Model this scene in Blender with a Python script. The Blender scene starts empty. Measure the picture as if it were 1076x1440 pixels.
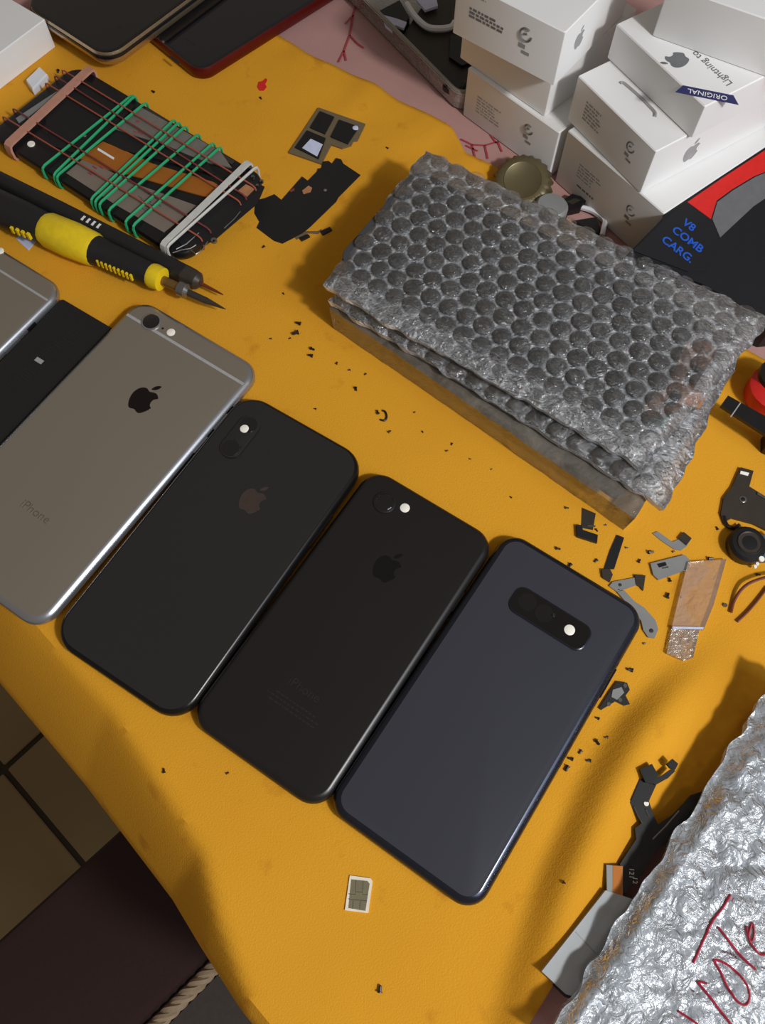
import bpy, bmesh, math, random
from mathutils import Vector, Matrix, noise
from math import sin, cos, pi, radians as R, hypot, atan2, exp

# ------------------------------------------------------------------ camera, world, lights, exposure
S = 0.001                                   # everything below is written in millimetres
W_PX, H_PX, F_PX = 1076, 1440, 1182.16
CAM_H, TILT, ROLL = 355.095, 0.407, 0.012
FW = Vector((0, sin(TILT), -cos(TILT)))
_r0 = Vector((1, 0, 0)); _u0 = _r0.cross(FW)
RT = _r0*cos(ROLL) + _u0*sin(ROLL); UP = -_r0*sin(ROLL) + _u0*cos(ROLL)
scene = bpy.context.scene
C = scene.collection
cam = bpy.data.objects.new('camera', bpy.data.cameras.new('camera')); C.objects.link(cam)
cam.data.sensor_fit = 'VERTICAL'; cam.data.sensor_height = 36; cam.data.lens = 36*F_PX/H_PX
cam.data.clip_start = .01; cam.data.clip_end = 50
cam.matrix_world = Matrix(((RT.x, UP.x, -FW.x, 0), (RT.y, UP.y, -FW.y, 0), (RT.z, UP.z, -FW.z, CAM_H*S), (0, 0, 0, 1)))
scene.camera = cam

world = bpy.data.worlds.new('room_light'); scene.world = world; world.use_nodes = True
bgn = world.node_tree.nodes['Background']; bgn.inputs[0].default_value = (1, .87, .73, 1); bgn.inputs[1].default_value = .18

def area(name, loc, target, size, energy, col, shape='DISK', sy=None):
    l = bpy.data.lights.new(name, 'AREA'); l.shape = shape; l.size = size*S; l.energy = energy; l.color = col
    if sy: l.size_y = sy*S
    o = bpy.data.objects.new(name, l); C.objects.link(o); o.location = Vector(loc)*S
    o.rotation_euler = (Vector(target)-Vector(loc)).to_track_quat('-Z', 'Y').to_euler()
    return o
area('bench_lamp_light', (592, -349, 834), (30, 200, 0), 105, 8.0, (1, .965, .91))
area('window_light', (900, -560, 950), (50, 100, 0), 900, 8, (.72, .84, 1), 'RECTANGLE', 700)
scene.view_settings.view_transform = 'Standard'; scene.view_settings.look = 'None'
scene.view_settings.exposure = 0.0; scene.view_settings.gamma = 1; scene.view_settings.use_curve_mapping = False

# ------------------------------------------------------------------ helpers
def at(px, py, z=0.):
    """photo pixel -> point (mm) on the horizontal plane at height z"""
    d = FW + RT*((px-W_PX/2)/F_PX) - UP*((py-H_PX/2)/F_PX)
    k = (z-CAM_H)/d.z
    return Vector((d.x*k, d.y*k, z))
def lin(c):
    return tuple((v/255/12.92 if v/255 <= .04045 else ((v/255+.055)/1.055)**2.4) for v in c)
def nd(t, kind, **kw):
    n = t.nodes.new(kind)
    for k, v in kw.items(): setattr(n, k, v)
    return n
def M(name, rgb, rough=.5, metal=0., var=.10, nscale=300., bump=0., bscale=900., coat=0., spec=.5, emit=0, rgb2=None):
    m = bpy.data.materials.new(name); m.use_nodes = True; t = m.node_tree; p = t.nodes['Principled BSDF']
    tc = nd(t, 'ShaderNodeTexCoord'); nz = nd(t, 'ShaderNodeTexNoise'); nz.inputs['Scale'].default_value = nscale; nz.inputs['Detail'].default_value = 4
    t.links.new(tc.outputs['Object'], nz.inputs['Vector'])
    mx = nd(t, 'ShaderNodeMix', data_type='RGBA')
    a = lin(rgb); b = lin(rgb2) if rgb2 else tuple(v*(1-var*2.2) for v in a)
    if not rgb2: a = tuple(min(1, v*(1+var)) for v in a)
    mx.inputs[6].default_value = (*a, 1); mx.inputs[7].default_value = (*b, 1)
    t.links.new(nz.outputs['Fac'], mx.inputs[0]); t.links.new(mx.outputs[2], p.inputs['Base Color'])
    p.inputs['Roughness'].default_value = rough; p.inputs['Metallic'].default_value = metal
    p.inputs['Specular IOR Level'].default_value = spec
    if coat: p.inputs['Coat Weight'].default_value = coat; p.inputs['Coat Roughness'].default_value = .05
    if bump:
        n2 = nd(t, 'ShaderNodeTexNoise'); n2.inputs['Scale'].default_value = bscale; n2.inputs['Detail'].default_value = 3
        t.links.new(tc.outputs['Object'], n2.inputs['Vector'])
        bp = nd(t, 'ShaderNodeBump'); bp.inputs['Strength'].default_value = bump; bp.inputs['Distance'].default_value = .0006
        t.links.new(n2.outputs['Fac'], bp.inputs['Height']); t.links.new(bp.outputs[0], p.inputs['Normal'])
    return m
def film(name, lo, hi, body=(235, 238, 242), rough=.14, wscale=110., bstr=.6, bscale=260., edge=.35, gloss=1.6, seam=None):
    """thin plastic film: mostly clear, whiter where it is creased and at grazing angles"""
    m = bpy.data.materials.new(name); m.use_nodes = True; t = m.node_tree; p = t.nodes['Principled BSDF']
    out = t.nodes['Material Output']
    p.inputs['Base Color'].default_value = (*lin(body), 1); p.inputs['Roughness'].default_value = rough; p.inputs['Specular IOR Level'].default_value = 1.0
    tc = nd(t, 'ShaderNodeTexCoord')
    nz = nd(t, 'ShaderNodeTexNoise'); nz.inputs['Scale'].default_value = wscale; nz.inputs['Detail'].default_value = 6; nz.inputs['Roughness'].default_value = .6; nz.inputs['Distortion'].default_value = 1.5
    t.links.new(tc.outputs['Object'], nz.inputs['Vector'])
    mr = nd(t, 'ShaderNodeMapRange'); mr.inputs[1].default_value = .35; mr.inputs[2].default_value = .75; mr.inputs[3].default_value = lo; mr.inputs[4].default_value = hi
    t.links.new(nz.outputs['Fac'], mr.inputs[0])
    lw = nd(t, 'ShaderNodeLayerWeight'); lw.inputs[0].default_value = .25
    ma = nd(t, 'ShaderNodeMath', operation='MULTIPLY_ADD', use_clamp=True); ma.inputs[1].default_value = edge
    t.links.new(lw.outputs['Facing'], ma.inputs[0]); t.links.new(mr.outputs[0], ma.inputs[2])
    fac = ma.outputs[0]
    if seam:                                # creased welded seams between the bubbles; their glints are painted in as extra whiteness
        at_ = nd(t, 'ShaderNodeAttribute', attribute_name='seam'); m3 = nd(t, 'ShaderNodeMath', operation='MULTIPLY'); m4 = nd(t, 'ShaderNodeMath', operation='MULTIPLY_ADD', use_clamp=True)
        t.links.new(at_.outputs['Fac'], m3.inputs[0]); t.links.new(nz.outputs['Fac'], m3.inputs[1]); t.links.new(m3.outputs[0], m4.inputs[0]); m4.inputs[1].default_value = seam; t.links.new(fac, m4.inputs[2]); fac = m4.outputs[0]
    n2 = nd(t, 'ShaderNodeTexNoise'); n2.inputs['Scale'].default_value = bscale; n2.inputs['Detail'].default_value = 4; n2.inputs['Distortion'].default_value = 2
    t.links.new(tc.outputs['Object'], n2.inputs['Vector'])
    bp = nd(t, 'ShaderNodeBump'); bp.inputs['Strength'].default_value = bstr; bp.inputs['Distance'].default_value = .002
    t.links.new(n2.outputs['Fac'], bp.inputs['Height']); t.links.new(bp.outputs[0], p.inputs['Normal'])
    tr = nd(t, 'ShaderNodeBsdfTransparent'); mx = nd(t, 'ShaderNodeMixShader')
    t.links.new(fac, mx.inputs[0]); t.links.new(tr.outputs[0], mx.inputs[1]); t.links.new(p.outputs[0], mx.inputs[2])
    gl = nd(t, 'ShaderNodeBsdfGlossy'); gl.inputs['Roughness'].default_value = rough; t.links.new(bp.outputs[0], gl.inputs['Normal'])
    fr = nd(t, 'ShaderNodeFresnel'); fr.inputs[0].default_value = 1.5; t.links.new(bp.outputs[0], fr.inputs['Normal'])
    m2 = nd(t, 'ShaderNodeMath', operation='MULTIPLY', use_clamp=True); m2.inputs[1].default_value = gloss; t.links.new(fr.outputs[0], m2.inputs[0])
    mx2 = nd(t, 'ShaderNodeMixShader'); t.links.new(m2.outputs[0], mx2.inputs[0]); t.links.new(mx.outputs[0], mx2.inputs[1]); t.links.new(gl.outputs[0], mx2.inputs[2])
    t.links.new(mx2.outputs[0], out.inputs[0])
    return m

def tag(o, label=None, cat=None, group=None, kind=None):
    if label: o['label'] = label
    if cat: o['category'] = cat
    if group: o['group'] = group
    if kind: o['kind'] = kind
    return o
def mk(name, verts, faces, mat, parent=None, smooth=False, loc=(0, 0, 0)):
    me = bpy.data.meshes.new(name); me.from_pydata([Vector(v)*S for v in verts], [], faces); me.materials.append(mat)
    bm = bmesh.new(); bm.from_mesh(me); bmesh.ops.recalc_face_normals(bm, faces=bm.faces); bm.to_mesh(me); bm.free()
    if smooth:
        for p in me.polygons: p.use_smooth = True
        me.set_sharp_from_angle(angle=R(38))
    me.update()
    o = bpy.data.objects.new(name, me); C.objects.link(o); o.location = Vector(loc)*S
    if parent: o.parent = parent
    return o
FR = {}
def thing(name, label, cat, loc, rz=0., group=None, kind=None):
    o = bpy.data.objects.new(name, None); C.objects.link(o); o.empty_display_size = .01
    o.location = Vector(loc)*S; o.rotation_euler = (0, 0, rz); FR[o.name] = (Vector(loc), rz)
    return tag(o, label, cat, group, kind)
def loc(T, v):
    o, rz = FR[T.name]; d = Vector(v)-o
    return Vector((d.x*cos(rz)+d.y*sin(rz), -d.x*sin(rz)+d.y*cos(rz), d.z))
def lat(T, px, py, z):
    return loc(T, at(px, py, z))
class MB:
    def __init__(s): s.v = []; s.f = []
    def add(s, v, f):
        n = len(s.v); s.v += [Vector(a) for a in v]; s.f += [tuple(i+n for i in q) for q in f]; return s
    def box(s, x0, x1, y0, y1, z0, z1, M4=None):
        v = [Vector((x, y, z)) for z in (z0, z1) for y in (y0, y1) for x in (x0, x1)]
        if M4: v = [M4 @ a for a in v]
        return s.add(v, [(0, 2, 3, 1), (4, 5, 7, 6), (0, 1, 5, 4), (2, 6, 7, 3), (0, 4, 6, 2), (1, 3, 7, 5)])
    def prism(s, pts, z0, z1):
        n = len(pts); P = [(p[0], p[1]) for p in pts]
        return s.add([(x, y, z0) for x, y in P]+[(x, y, z1) for x, y in P],
                     [tuple(range(n))[::-1], tuple(range(n, 2*n))]+[(i, (i+1) % n, n+(i+1) % n, n+i) for i in range(n)])
    def loft(s, rings, cap0=True, cap1=True):
        n = len(rings[0]); base = [v for r in rings for v in r]; f = []
        for k in range(len(rings)-1):
            f += [(k*n+i, k*n+(i+1) % n, (k+1)*n+(i+1) % n, (k+1)*n+i) for i in range(n)]
        if cap0: f.append(tuple(range(n))[::-1])
        if cap1: f.append(tuple(range((len(rings)-1)*n, len(rings)*n)))
        return s.add(base, f)
    def tube(s, pts, r, n=6, closed=False):
        P = [Vector(p) for p in pts]; m = len(P); rings = []; up = None
        for i in range(m):
            a = P[i-1] if (i or closed) else P[i]; b = P[(i+1) % m] if (i < m-1 or closed) else P[i]
            t = (b-a).normalized()
            if up is None: up = Vector((0, 0, 1)) if abs(t.z) < .9 else Vector((1, 0, 0))
            x = (up - t*up.dot(t)).normalized(); y = t.cross(x); up = x
            rr = r[i] if isinstance(r, (list, tuple)) else r
            rings.append([P[i]+x*cos(2*pi*k/n)*rr+y*sin(2*pi*k/n)*rr for k in range(n)])
        if closed:
            v = [q for g in rings for q in g]; f = []
            for k in range(m): f += [(k*n+i, k*n+(i+1) % n, ((k+1) % m)*n+(i+1) % n, ((k+1) % m)*n+i) for i in range(n)]
            return s.add(v, f)
        return s.loft(rings)
    def lathe_z(s, prof, cx=0, cy=0, n=20):
        return s.loft([[Vector((cx+r*cos(2*pi*k/n), cy+r*sin(2*pi*k/n), z)) for k in range(n)] for r, z in prof])
    def lathe_x(s, prof, cy=0, cz=0, n=16):
        return s.loft([[Vector((x, cy+r*cos(2*pi*k/n), cz+r*sin(2*pi*k/n))) for k in range(n)] for x, r in prof])
    def build(s, name, mat, parent=None, smooth=False, loc=(0, 0, 0)):
        return mk(name, s.v, s.f, mat, parent, smooth, loc)
def rrect(w, l, r, n=7, cx=0, cy=0):
    r = max(.05, r); o = []
    for sx, sy, a0 in ((1, 1, 0), (-1, 1, 90), (-1, -1, 180), (1, -1, 270)):
        for k in range(n+1):
            a = R(a0+90*k/n); o.append((cx+sx*(w/2-r)+r*cos(a), cy+sy*(l/2-r)+r*sin(a)))
    return o
def slab(w, l, r, prof, n=7, cx=0, cy=0):
    """rounded slab; prof = [(inset, z), ...]"""
    return MB().loft([[Vector((x, y, z)) for x, y in rrect(w-2*i, l-2*i, r-i, n, cx, cy)] for i, z in prof])
def catmull(P, k=4, closed=True):
    o = []; n = len(P)
    for i in range(n if closed else n-1):
        p0, p1, p2, p3 = (Vector(P[(i+j) % n] if closed else P[min(max(i+j, 0), n-1)]) for j in (-1, 0, 1, 2))
        for q in range(k):
            t = q/k; o.append(.5*((2*p1)+(-p0+p2)*t+(2*p0-5*p1+4*p2-p3)*t*t+(-p0+3*p1-3*p2+p3)*t**3))
    if not closed: o.append(Vector(P[-1]))
    return o
def onto(mb, o, u, v):
    """move flat work drawn in x,y (z up) onto the plane through o spanned by u, v"""
    n = u.cross(v); r = MB(); r.f = mb.f; r.v = [o+u*a.x+v*a.y+n*a.z for a in mb.v]; return r
APPLE = [(.02, .36), (.14, .41), (.26, .42), (.36, .37), (.42, .30), (.36, .24), (.31, .15), (.31, .04), (.36, -.06), (.45, -.12), (.41, -.25), (.34, -.37), (.26, -.47), (.18, -.50), (.10, -.48), (.02, -.455), (-.06, -.47), (-.14, -.50), (-.22, -.48), (-.30, -.39), (-.38, -.24), (-.43, -.06), (-.43, .10), (-.38, .26), (-.28, .37), (-.16, .41), (-.06, .38)]
LEAF = [(.0, .47), (.02, .58), (.09, .68), (.21, .74), (.21, .64), (.15, .54), (.06, .475)]
def logo(size, t=.12):
    k = size/1.24; mb = MB()
    for P in (APPLE, LEAF):
        mb.prism([(p.x*k, (p.y-.12)*k) for p in catmull([Vector((a, b)) for a, b in P], 3)], 0, t)
    return mb
def text(body, size, t=.1, bold=0.):
    cu = bpy.data.curves.new('lettering', 'FONT'); cu.body = body; cu.size = size*S; cu.extrude = t*S/2; cu.align_x = 'CENTER'; cu.align_y = 'CENTER'; cu.resolution_u = 3; cu.offset = bold*S
    o = bpy.data.objects.new('lettering', cu); C.objects.link(o)
    dg = bpy.context.evaluated_depsgraph_get(); dg.update()
    me = bpy.data.meshes.new_from_object(o.evaluated_get(dg)); mb = MB()
    mb.v = [Vector(v.co)/S+Vector((0, 0, t/2)) for v in me.vertices]; mb.f = [tuple(p.vertices) for p in me.polygons]
    bpy.data.objects.remove(o); bpy.data.curves.remove(cu); bpy.data.meshes.remove(me)
    return mb
def sm(x, a, b):
    t = min(1, max(0, (x-a)/(b-a))); return t*t*(3-2*t)
def seg_dist(p, A, B):
    d = B-A; t = min(1, max(0, (p-A).dot(d)/d.length_squared)); q = A+d*t
    return (p-q).length*(1 if (d.x*(p.y-A.y)-d.y*(p.x-A.x)) > 0 else -1), t

# ------------------------------------------------------------------ materials
m_cloth = M('yellow_cotton', (226, 164, 44), .9, var=.05, nscale=14, bump=.35, bscale=1500, spec=.15, rgb2=(212, 148, 38))
# sparse stains with their own shape
t = m_cloth.node_tree; p = t.nodes['Principled BSDF']; src = p.inputs['Base Color'].links[0].from_socket
tcn = nd(t, 'ShaderNodeTexCoord'); nz = nd(t, 'ShaderNodeTexNoise'); nz.inputs['Scale'].default_value = 55; nz.inputs['Detail'].default_value = 7
t.links.new(tcn.outputs['Object'], nz.inputs['Vector'])
mr = nd(t, 'ShaderNodeMapRange'); mr.inputs[1].default_value = .63; mr.inputs[2].default_value = .75; mr.inputs[4].default_value = .45
t.links.new(nz.outputs['Fac'], mr.inputs[0]); mx = nd(t, 'ShaderNodeMix', data_type='RGBA'); mx.inputs[7].default_value = (*lin((168, 100, 24)), 1)
t.links.new(mr.outputs[0], mx.inputs[0]); t.links.new(src, mx.inputs[6]); t.links.new(mx.outputs[2], p.inputs['Base Color'])
m_pink = M('pink_cotton', (190, 148, 143), .9, var=.05, nscale=30, bump=.3, bscale=1500, spec=.15, rgb2=(172, 132, 128))
m_red_print = M('red_print', (170, 60, 70), .9)
m_wood = M('table_wood', (92, 62, 40), .6, nscale=20)
m_tile = M('floor_tile', (150, 125, 80), .45, nscale=6, rgb2=(120, 98, 62))
m_grout = M('grout', (60, 48, 34), .9)
m_maroon = M('maroon_fabric', (44, 21, 18), .9, bump=.4, bscale=400)
m_darkgrey = M('dark_grey_fabric', (70, 62, 58), .9, bump=.4, bscale=400)
m_rope = M('pale_rope', (160, 140, 115), .8, bump=.4)
m_alu = M('grey_aluminium', (172, 162, 150), .38, .75, var=.03, nscale=8, bump=.05, bscale=3000)
m_alu_edge = M('polished_aluminium', (176, 178, 184), .30, .85, var=.02)
m_alu_band = M('antenna_plastic', (168, 168, 170), .4)
m_logo_dark = M('dark_mirror', (26, 18, 18), .12, .3)
m_bglass = M('black_glass', (35, 35, 35), .22, var=.05, nscale=10, coat=.35)
m_bframe = M('dark_steel', (40, 38, 38), .25, .7)
m_logo_brown = M('brown_mirror', (86, 74, 70), .25, .5)
m_bmatte = M('matte_black_metal', (31, 29, 29), .32, .15, var=.05, nscale=10)
m_logo_black = M('gloss_black', (6, 6, 7), .3, 0)
m_slate = M('slate_blue_glass', (64, 66, 76), .28, .3, var=.04, nscale=8, coat=.3)
m_slate_edge = M('slate_metal', (52, 55, 66), .22, .7)
m_lens = M('lens_glass', (8, 9, 12), .06, coat=1)
m_flash = M('flash_white', (250, 246, 236), .3, var=.01)
m_text_grey = M('faint_print', (40, 39, 39), .4, .2)
m_text_dim = M('faint_engraving', (138, 130, 120), .4, .7)
m_black = M('black_plastic', (20, 20, 22), .4)
m_black_soft = M('black_graphite', (18, 17, 17), .75, bump=.15)
m_grip = M('black_rubber', (26, 26, 28), .55, bump=.1)
m_yellow = M('yellow_plastic', (238, 205, 30), .4)
m_steel = M('steel', (150, 150, 148), .28, .9)
m_brass = M('brass', (150, 118, 70), .35, .8)
m_white = M('white_card', (232, 232, 232), .55, var=.015, nscale=40, spec=.35)
m_white_plastic = M('white_plastic', (228, 230, 236), .35, var=.02)
m_print_grey = M('grey_ink', (160, 160, 162), .6)
m_print_dark = M('dark_ink', (112, 112, 114), .6)
m_silverfoil = M('silver_ink', (120, 124, 128), .4, .3)
m_navy = M('navy_ribbon', (38, 40, 100), .5)
m_red = M('red_card', (214, 34, 30), .45)
m_greycard = M('grey_card', (105, 105, 108), .4)
m_bluetext = M('blue_ink', (22, 84, 190), .5)
m_blackcard = M('black_card', (16, 18, 24), .45)
m_gold = M('champagne_rim', (190, 170, 140), .25, .85)
m_gloss = M('gloss_black_glass', (7, 7, 8), .08, coat=.6)
m_bluegloss = M('blue_black_glass', (8, 10, 20), .1, coat=.6)
m_redrim = M('dark_red_rim', (96, 22, 18), .3, .4)
m_batt = M('battery_grey', (128, 116, 106), .5, nscale=60)
m_copper = M('copper_flex', (186, 112, 40), .4, .35, nscale=80)
m_plate = M('shield_grey', (138, 132, 126), .45, .4)
m_pcb = M('dark_board', (24, 24, 26), .5)
m_gband = M('green_rubber', (42, 168, 112), .5, spec=.4)
m_rband = M('red_rubber', (128, 58, 56), .5, spec=.4)
m_pband = M('pink_rubber', (196, 142, 122), .55)
m_wband = M('white_rubber', (205, 205, 200), .5)
m_oband = M('orange_rubber', (168, 86, 66), .5)
m_frost = M('frosted_white', (205, 210, 238), .5)
m_pcb_tan = M('board_tan', (120, 105, 80), .5, .2)
m_olive = M('tarnished_tin', (118, 108, 80), .42, .6, nscale=60)
m_greymetal = M('grey_sheet_metal', (150, 152, 152), .38, .3, nscale=60)
m_darkmetal = M('dark_sheet_metal', (70, 64, 58), .38, .4)
m_flexblack = M('black_flex', (26, 28, 32), .4)
m_panel = M('pale_lcd_panel', (176, 182, 188), .35, var=.03)
m_redink = M('red_marker', (160, 30, 56), .5)
m_wire = M('brown_wire', (110, 50, 28), .45)
m_screen = M('dark_screen_glass', (66, 68, 72), .3, var=.05)
m_innerbrown = M('brown_board', (206, 140, 92), .5, nscale=200, rgb2=(130, 96, 74))
m_tray = film('clear_tray_plastic', .35, .55, (190, 186, 180), .2, 60, .2)
m_mot = M('mottled_parts', (60, 48, 36), .5, nscale=60, rgb2=(22, 20, 18))
m_wrap = film('bubble_wrap_film', .04, .18, (234, 239, 247), .16, 150, .9, 240, .10, 3.0, .65)
m_wrap_back = film('bubble_wrap_back', .72, .93, (240, 243, 247), .2, 90, .6, 200, .1)
m_bub = film('bubble_film', .0, .05, (215, 220, 228), .09, 150, .6, 330, .06, 2.2)
m_pouch_back = film('pouch_back', .22, .42, (190, 176, 156), .2, 60, .3, 150, .1)
m_wrap_low = film('clear_pouch_film', .10, .26, (215, 205, 190), .15, 60, .3, 200, .35)
m_wrap_thick = film('thick_wrap_film', .60, .92, (186, 195, 206), .24, 90, .7, 190, .2, 1.4)
m_clear = film('clear_plastic', .2, .34, (240, 208, 180), .15, 60, .12, 150, .35)
m_sim = M('sim_contact', (158, 152, 124), .35, .7)
m_simline = M('sim_groove', (96, 92, 74), .5)
m_simcard = M('sim_white', (236, 226, 206), .5)

# ------------------------------------------------------------------ cloth shape
O = at(0, 1010); E1 = Vector((.7167, -.6974)); E2 = Vector((.6974, .7167))
def ts(x, y): d = Vector((x-O.x, y-O.y)); return d.dot(E1), d.dot(E2)
def lerp_tab(x, tab):
    if x <= tab[0][0]: return tab[0][1]
    for (a, b), (c, d) in zip(tab, tab[1:]):
        if x <= c: return b+(d-b)*(x-a)/(c-a)
    return tab[-1][1]
FOLD = [(-330, 34), (-33, 34), (29, 36), (98, 27), (121, 16), (150, 6), (260, 5)]
DROP = [(-330, 54), (-33, 54), (29, 56), (98, 42), (121, 25), (150, 8), (260, 6)]
SMAX = [(-400, 352), (-219, 357), (-198, 359), (-164, 367), (-132, 371), (-95, 377), (-76, 368), (-60, 372), (150, 372), (300, 366)]
T1 = [(-5, 231), (71, 227), (100, 223), (137, 217), (177, 226), (243, 232), (380, 240)]
BAND = [at(*q) for q in ((1080, 830), (1000, 905), (930, 965), (880, 1020), (830, 1105), (770, 1240), (728, 1370), (700, 1470), (690, 1560))]
BAND = [Vector((v.x, v.y)) for v in BAND]
def ground(x, y):
    tt, s = ts(x, y); z = 0
    fw = lerp_tab(tt, FOLD)
    if s < fw: z -= lerp_tab(tt, DROP)*(1-s/fw)**1.25 if s > 0 else lerp_tab(tt, DROP)
    P = Vector((x, y)); best = None
    for i in range(len(BAND)-1):
        d, k = seg_dist(P, BAND[i], BAND[i+1])
        if best is None or abs(d) < abs(best[0]): best = (d, i+k)
    d, k = best; amp = 8.5*sm(k, .3, 3.2)*(1-.35*sm(k, 4.5, 6.5))
    q = d
    z += amp*(sm(q, -6, 8) if q < 8 else exp(-((q-8)/18)**2))
    return z
def wrinkle(x, y):
    n = noise.noise(Vector((x*.012, y*.016, 3))) + .5*noise.noise(Vector((x*.03+9, y*.05, 1)))
    w = -.55+.35*n
    # sharper creases near the far hem
    tt, s = ts(x, y); k = sm(s, 300, 372)
    w += k*.5*sin(tt*.16+2*noise.noise(Vector((x*.03, y*.03, 8))))
    return min(-.12, w)
NU, NV = 190, 130
vs, fs = [], []
for j in range(NV+1):
    for i in range(NU+1):
        a, b = i/NU, j/NV
        tn = -330+a*560; s = b*lerp_tab(tn, SMAX); tt = -330+a*(lerp_tab(s, T1)+330)
        s = b*(lerp_tab(tt, SMAX)+1.5*noise.noise(Vector((tt*.05, 0, 5)))*b)
        x = O.x+E1.x*tt+E2.x*s; y = O.y+E1.y*tt+E2.y*s
        vs.append((x, y, ground(x, y)+wrinkle(x, y)))
for j in range(NV):
    for i in range(NU):
        q = j*(NU+1)+i; fs.append((q, q+1, q+NU+2, q+NU+1))
# hanging front
base = len(vs); HN = 14
for k in range(1, HN+1):
    for i in range(NU+1):
        v = vs[i]; u = k/HN; wv = 5*u*sin(i*.13)+3*u*sin(i*.31)
        vs.append((v[0]-E2.x*(3*u+wv), v[1]-E2.y*(3*u+wv), v[2]-210*u**1.1))
for k in range(HN):
    for i in range(NU):
        a = i if k == 0 else base+(k-1)*(NU+1)+i; b = base+k*(NU+1)+i; fs.append((a, b, b+1, a+1))
cloth = mk('tablecloth', vs, fs, m_cloth, smooth=True)
sol = cloth.modifiers.new('thickness', 'SOLIDIFY'); sol.thickness = .0007; sol.offset = -1
tag(cloth, 'plain yellow cotton cloth spread over the table under the phones', 'cloth')

# pink printed cloth under it
def te(tt, s, z): return Vector((O.x+E1.x*tt+E2.x*s, O.y+E1.y*tt+E2.y*s, z))
vs, fs = [], []
n1, n2 = 60, 50
for j in range(n2+1):
    for i in range(n1+1):
        v = te(-520+i/n1*1000, 42+j/n2*700, 0); v.z = -2.3+.35*noise.noise(Vector((v.x*.01, v.y*.01, 0))); vs.append(v)
for j in range(n2):
    for i in range(n1):
        q = j*(n1+1)+i; fs.append((q, q+1, q+n1+2, q+n1+1))
pink = mk('tablecloth', vs, fs, m_pink, smooth=True)
tag(pink, 'pink cloth with red twig print beneath the yellow cloth', 'cloth')
def twig(pts, r=.55):
    mb = MB(); P = [at(*q, -2) for q in pts]
    for A, B in zip(P, P[1:]):
        d = (B-A).normalized(); n = Vector((-d.y, d.x, 0))*r
        mb.add([A-n+Vector((0, 0, .35)), B-n+Vector((0, 0, .35)), B+n+Vector((0, 0, .35)), A+n+Vector((0, 0, .35))], [(0, 1, 2, 3)])
    return mb.build('twig_print', m_red_print, pink)
for P in ([(502, 0), (497, 22), (492, 50), (484, 72), (476, 88)], [(492, 50), (503, 62), (512, 68)], [(484, 72), (487, 86)], [(497, 22), (486, 34)],
          [(648, 196), (664, 204), (682, 205), (700, 200), (712, 198)], [(664, 204), (668, 222)], [(682, 205), (686, 224)], [(700, 200), (706, 214)], [(655, 205), (672, 213)], [(690, 190), (698, 202)]):
    twig(P)

# ------------------------------------------------------------------ table, floor, stool
tb = thing('table', 'wooden table hidden under the yellow and pink cloths', 'table', te(0, 300, -720), atan2(E1.y, E1.x))
MB().box(-520, 480, -262, 440, 691, 716.9).build('table_top', m_wood, tb)
for x in (-480, 440):
    for y in (-225, 400): MB().box(x-22, x+22, y-22, y+22, 0, 691).build('leg', m_wood, tb)
fl = thing('floor', 'brown ceramic tiled floor below the table', 'floor', (0, 0, -720), 0, kind='structure')
del fl['category']
MB().box(-1400, 1400, -1300, 1500, -20, -3).build('floor_bed', m_grout, fl)
TS = 300; proto = None
for i in range(9):
    for j in range(9):
        c = Vector((-352+(i-3)*TS*cos(R(47))-(j-2)*TS*sin(R(47)), 11+(i-3)*TS*sin(R(47))+(j-2)*TS*cos(R(47))))
        if abs(c.x) > 1250 or not -1150 < c.y < 1350: continue
        if proto is None:
            proto = slab(TS-7, TS-7, 2, [(0, -3), (0, -1), (1.5, 0)], 2).build('tile', m_tile, fl); o = proto
        else:
            o = proto.copy(); C.objects.link(o)
        o.location = (c+Vector((cos(R(47)), sin(R(47))))*TS/2).to_3d()*S; o.rotation_euler = (0, 0, R(47))
ZS = -290
A, B, D0 = at(285, 1370, ZS), at(215, 1440, ZS), at(140, 1190, ZS)
ang = atan2(A.y-B.y, A.x-B.x)
st = thing('stool', 'dark maroon upholstered stool with braided pale trim beneath the table edge', 'stool', (*A.to_2d(), -720), ang)
hh = 720+ZS
yd = loc(st, D0).y
slab(240, yd-4, 10, [(6, hh-70), (0, hh-62), (0, hh-8), (3, hh-2), (9, hh)], 5, -15, 4+(yd-4)/2).build('seat_cushion', m_maroon, st, True)
for k in range(3):
    P = [Vector((-130+i*1.5, -2+2.8*cos(i*.42+k*2.09), hh-4+2.8*sin(i*.42+k*2.09))) for i in range(155)]
    MB().tube(P, 2.5, 6).build('trim_strand', m_rope, st, True)
slab(230, 60, 8, [(0, hh-86), (0, hh-40), (4, hh-34)], 4, -15, -32).build('footboard', m_darkgrey, st, True)
for x in (-115, 85):
    for y in (20, yd-16): MB().lathe_z([(11, 0), (15, hh-69)], x, y, 12).build('leg', m_wood, st, True)

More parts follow.
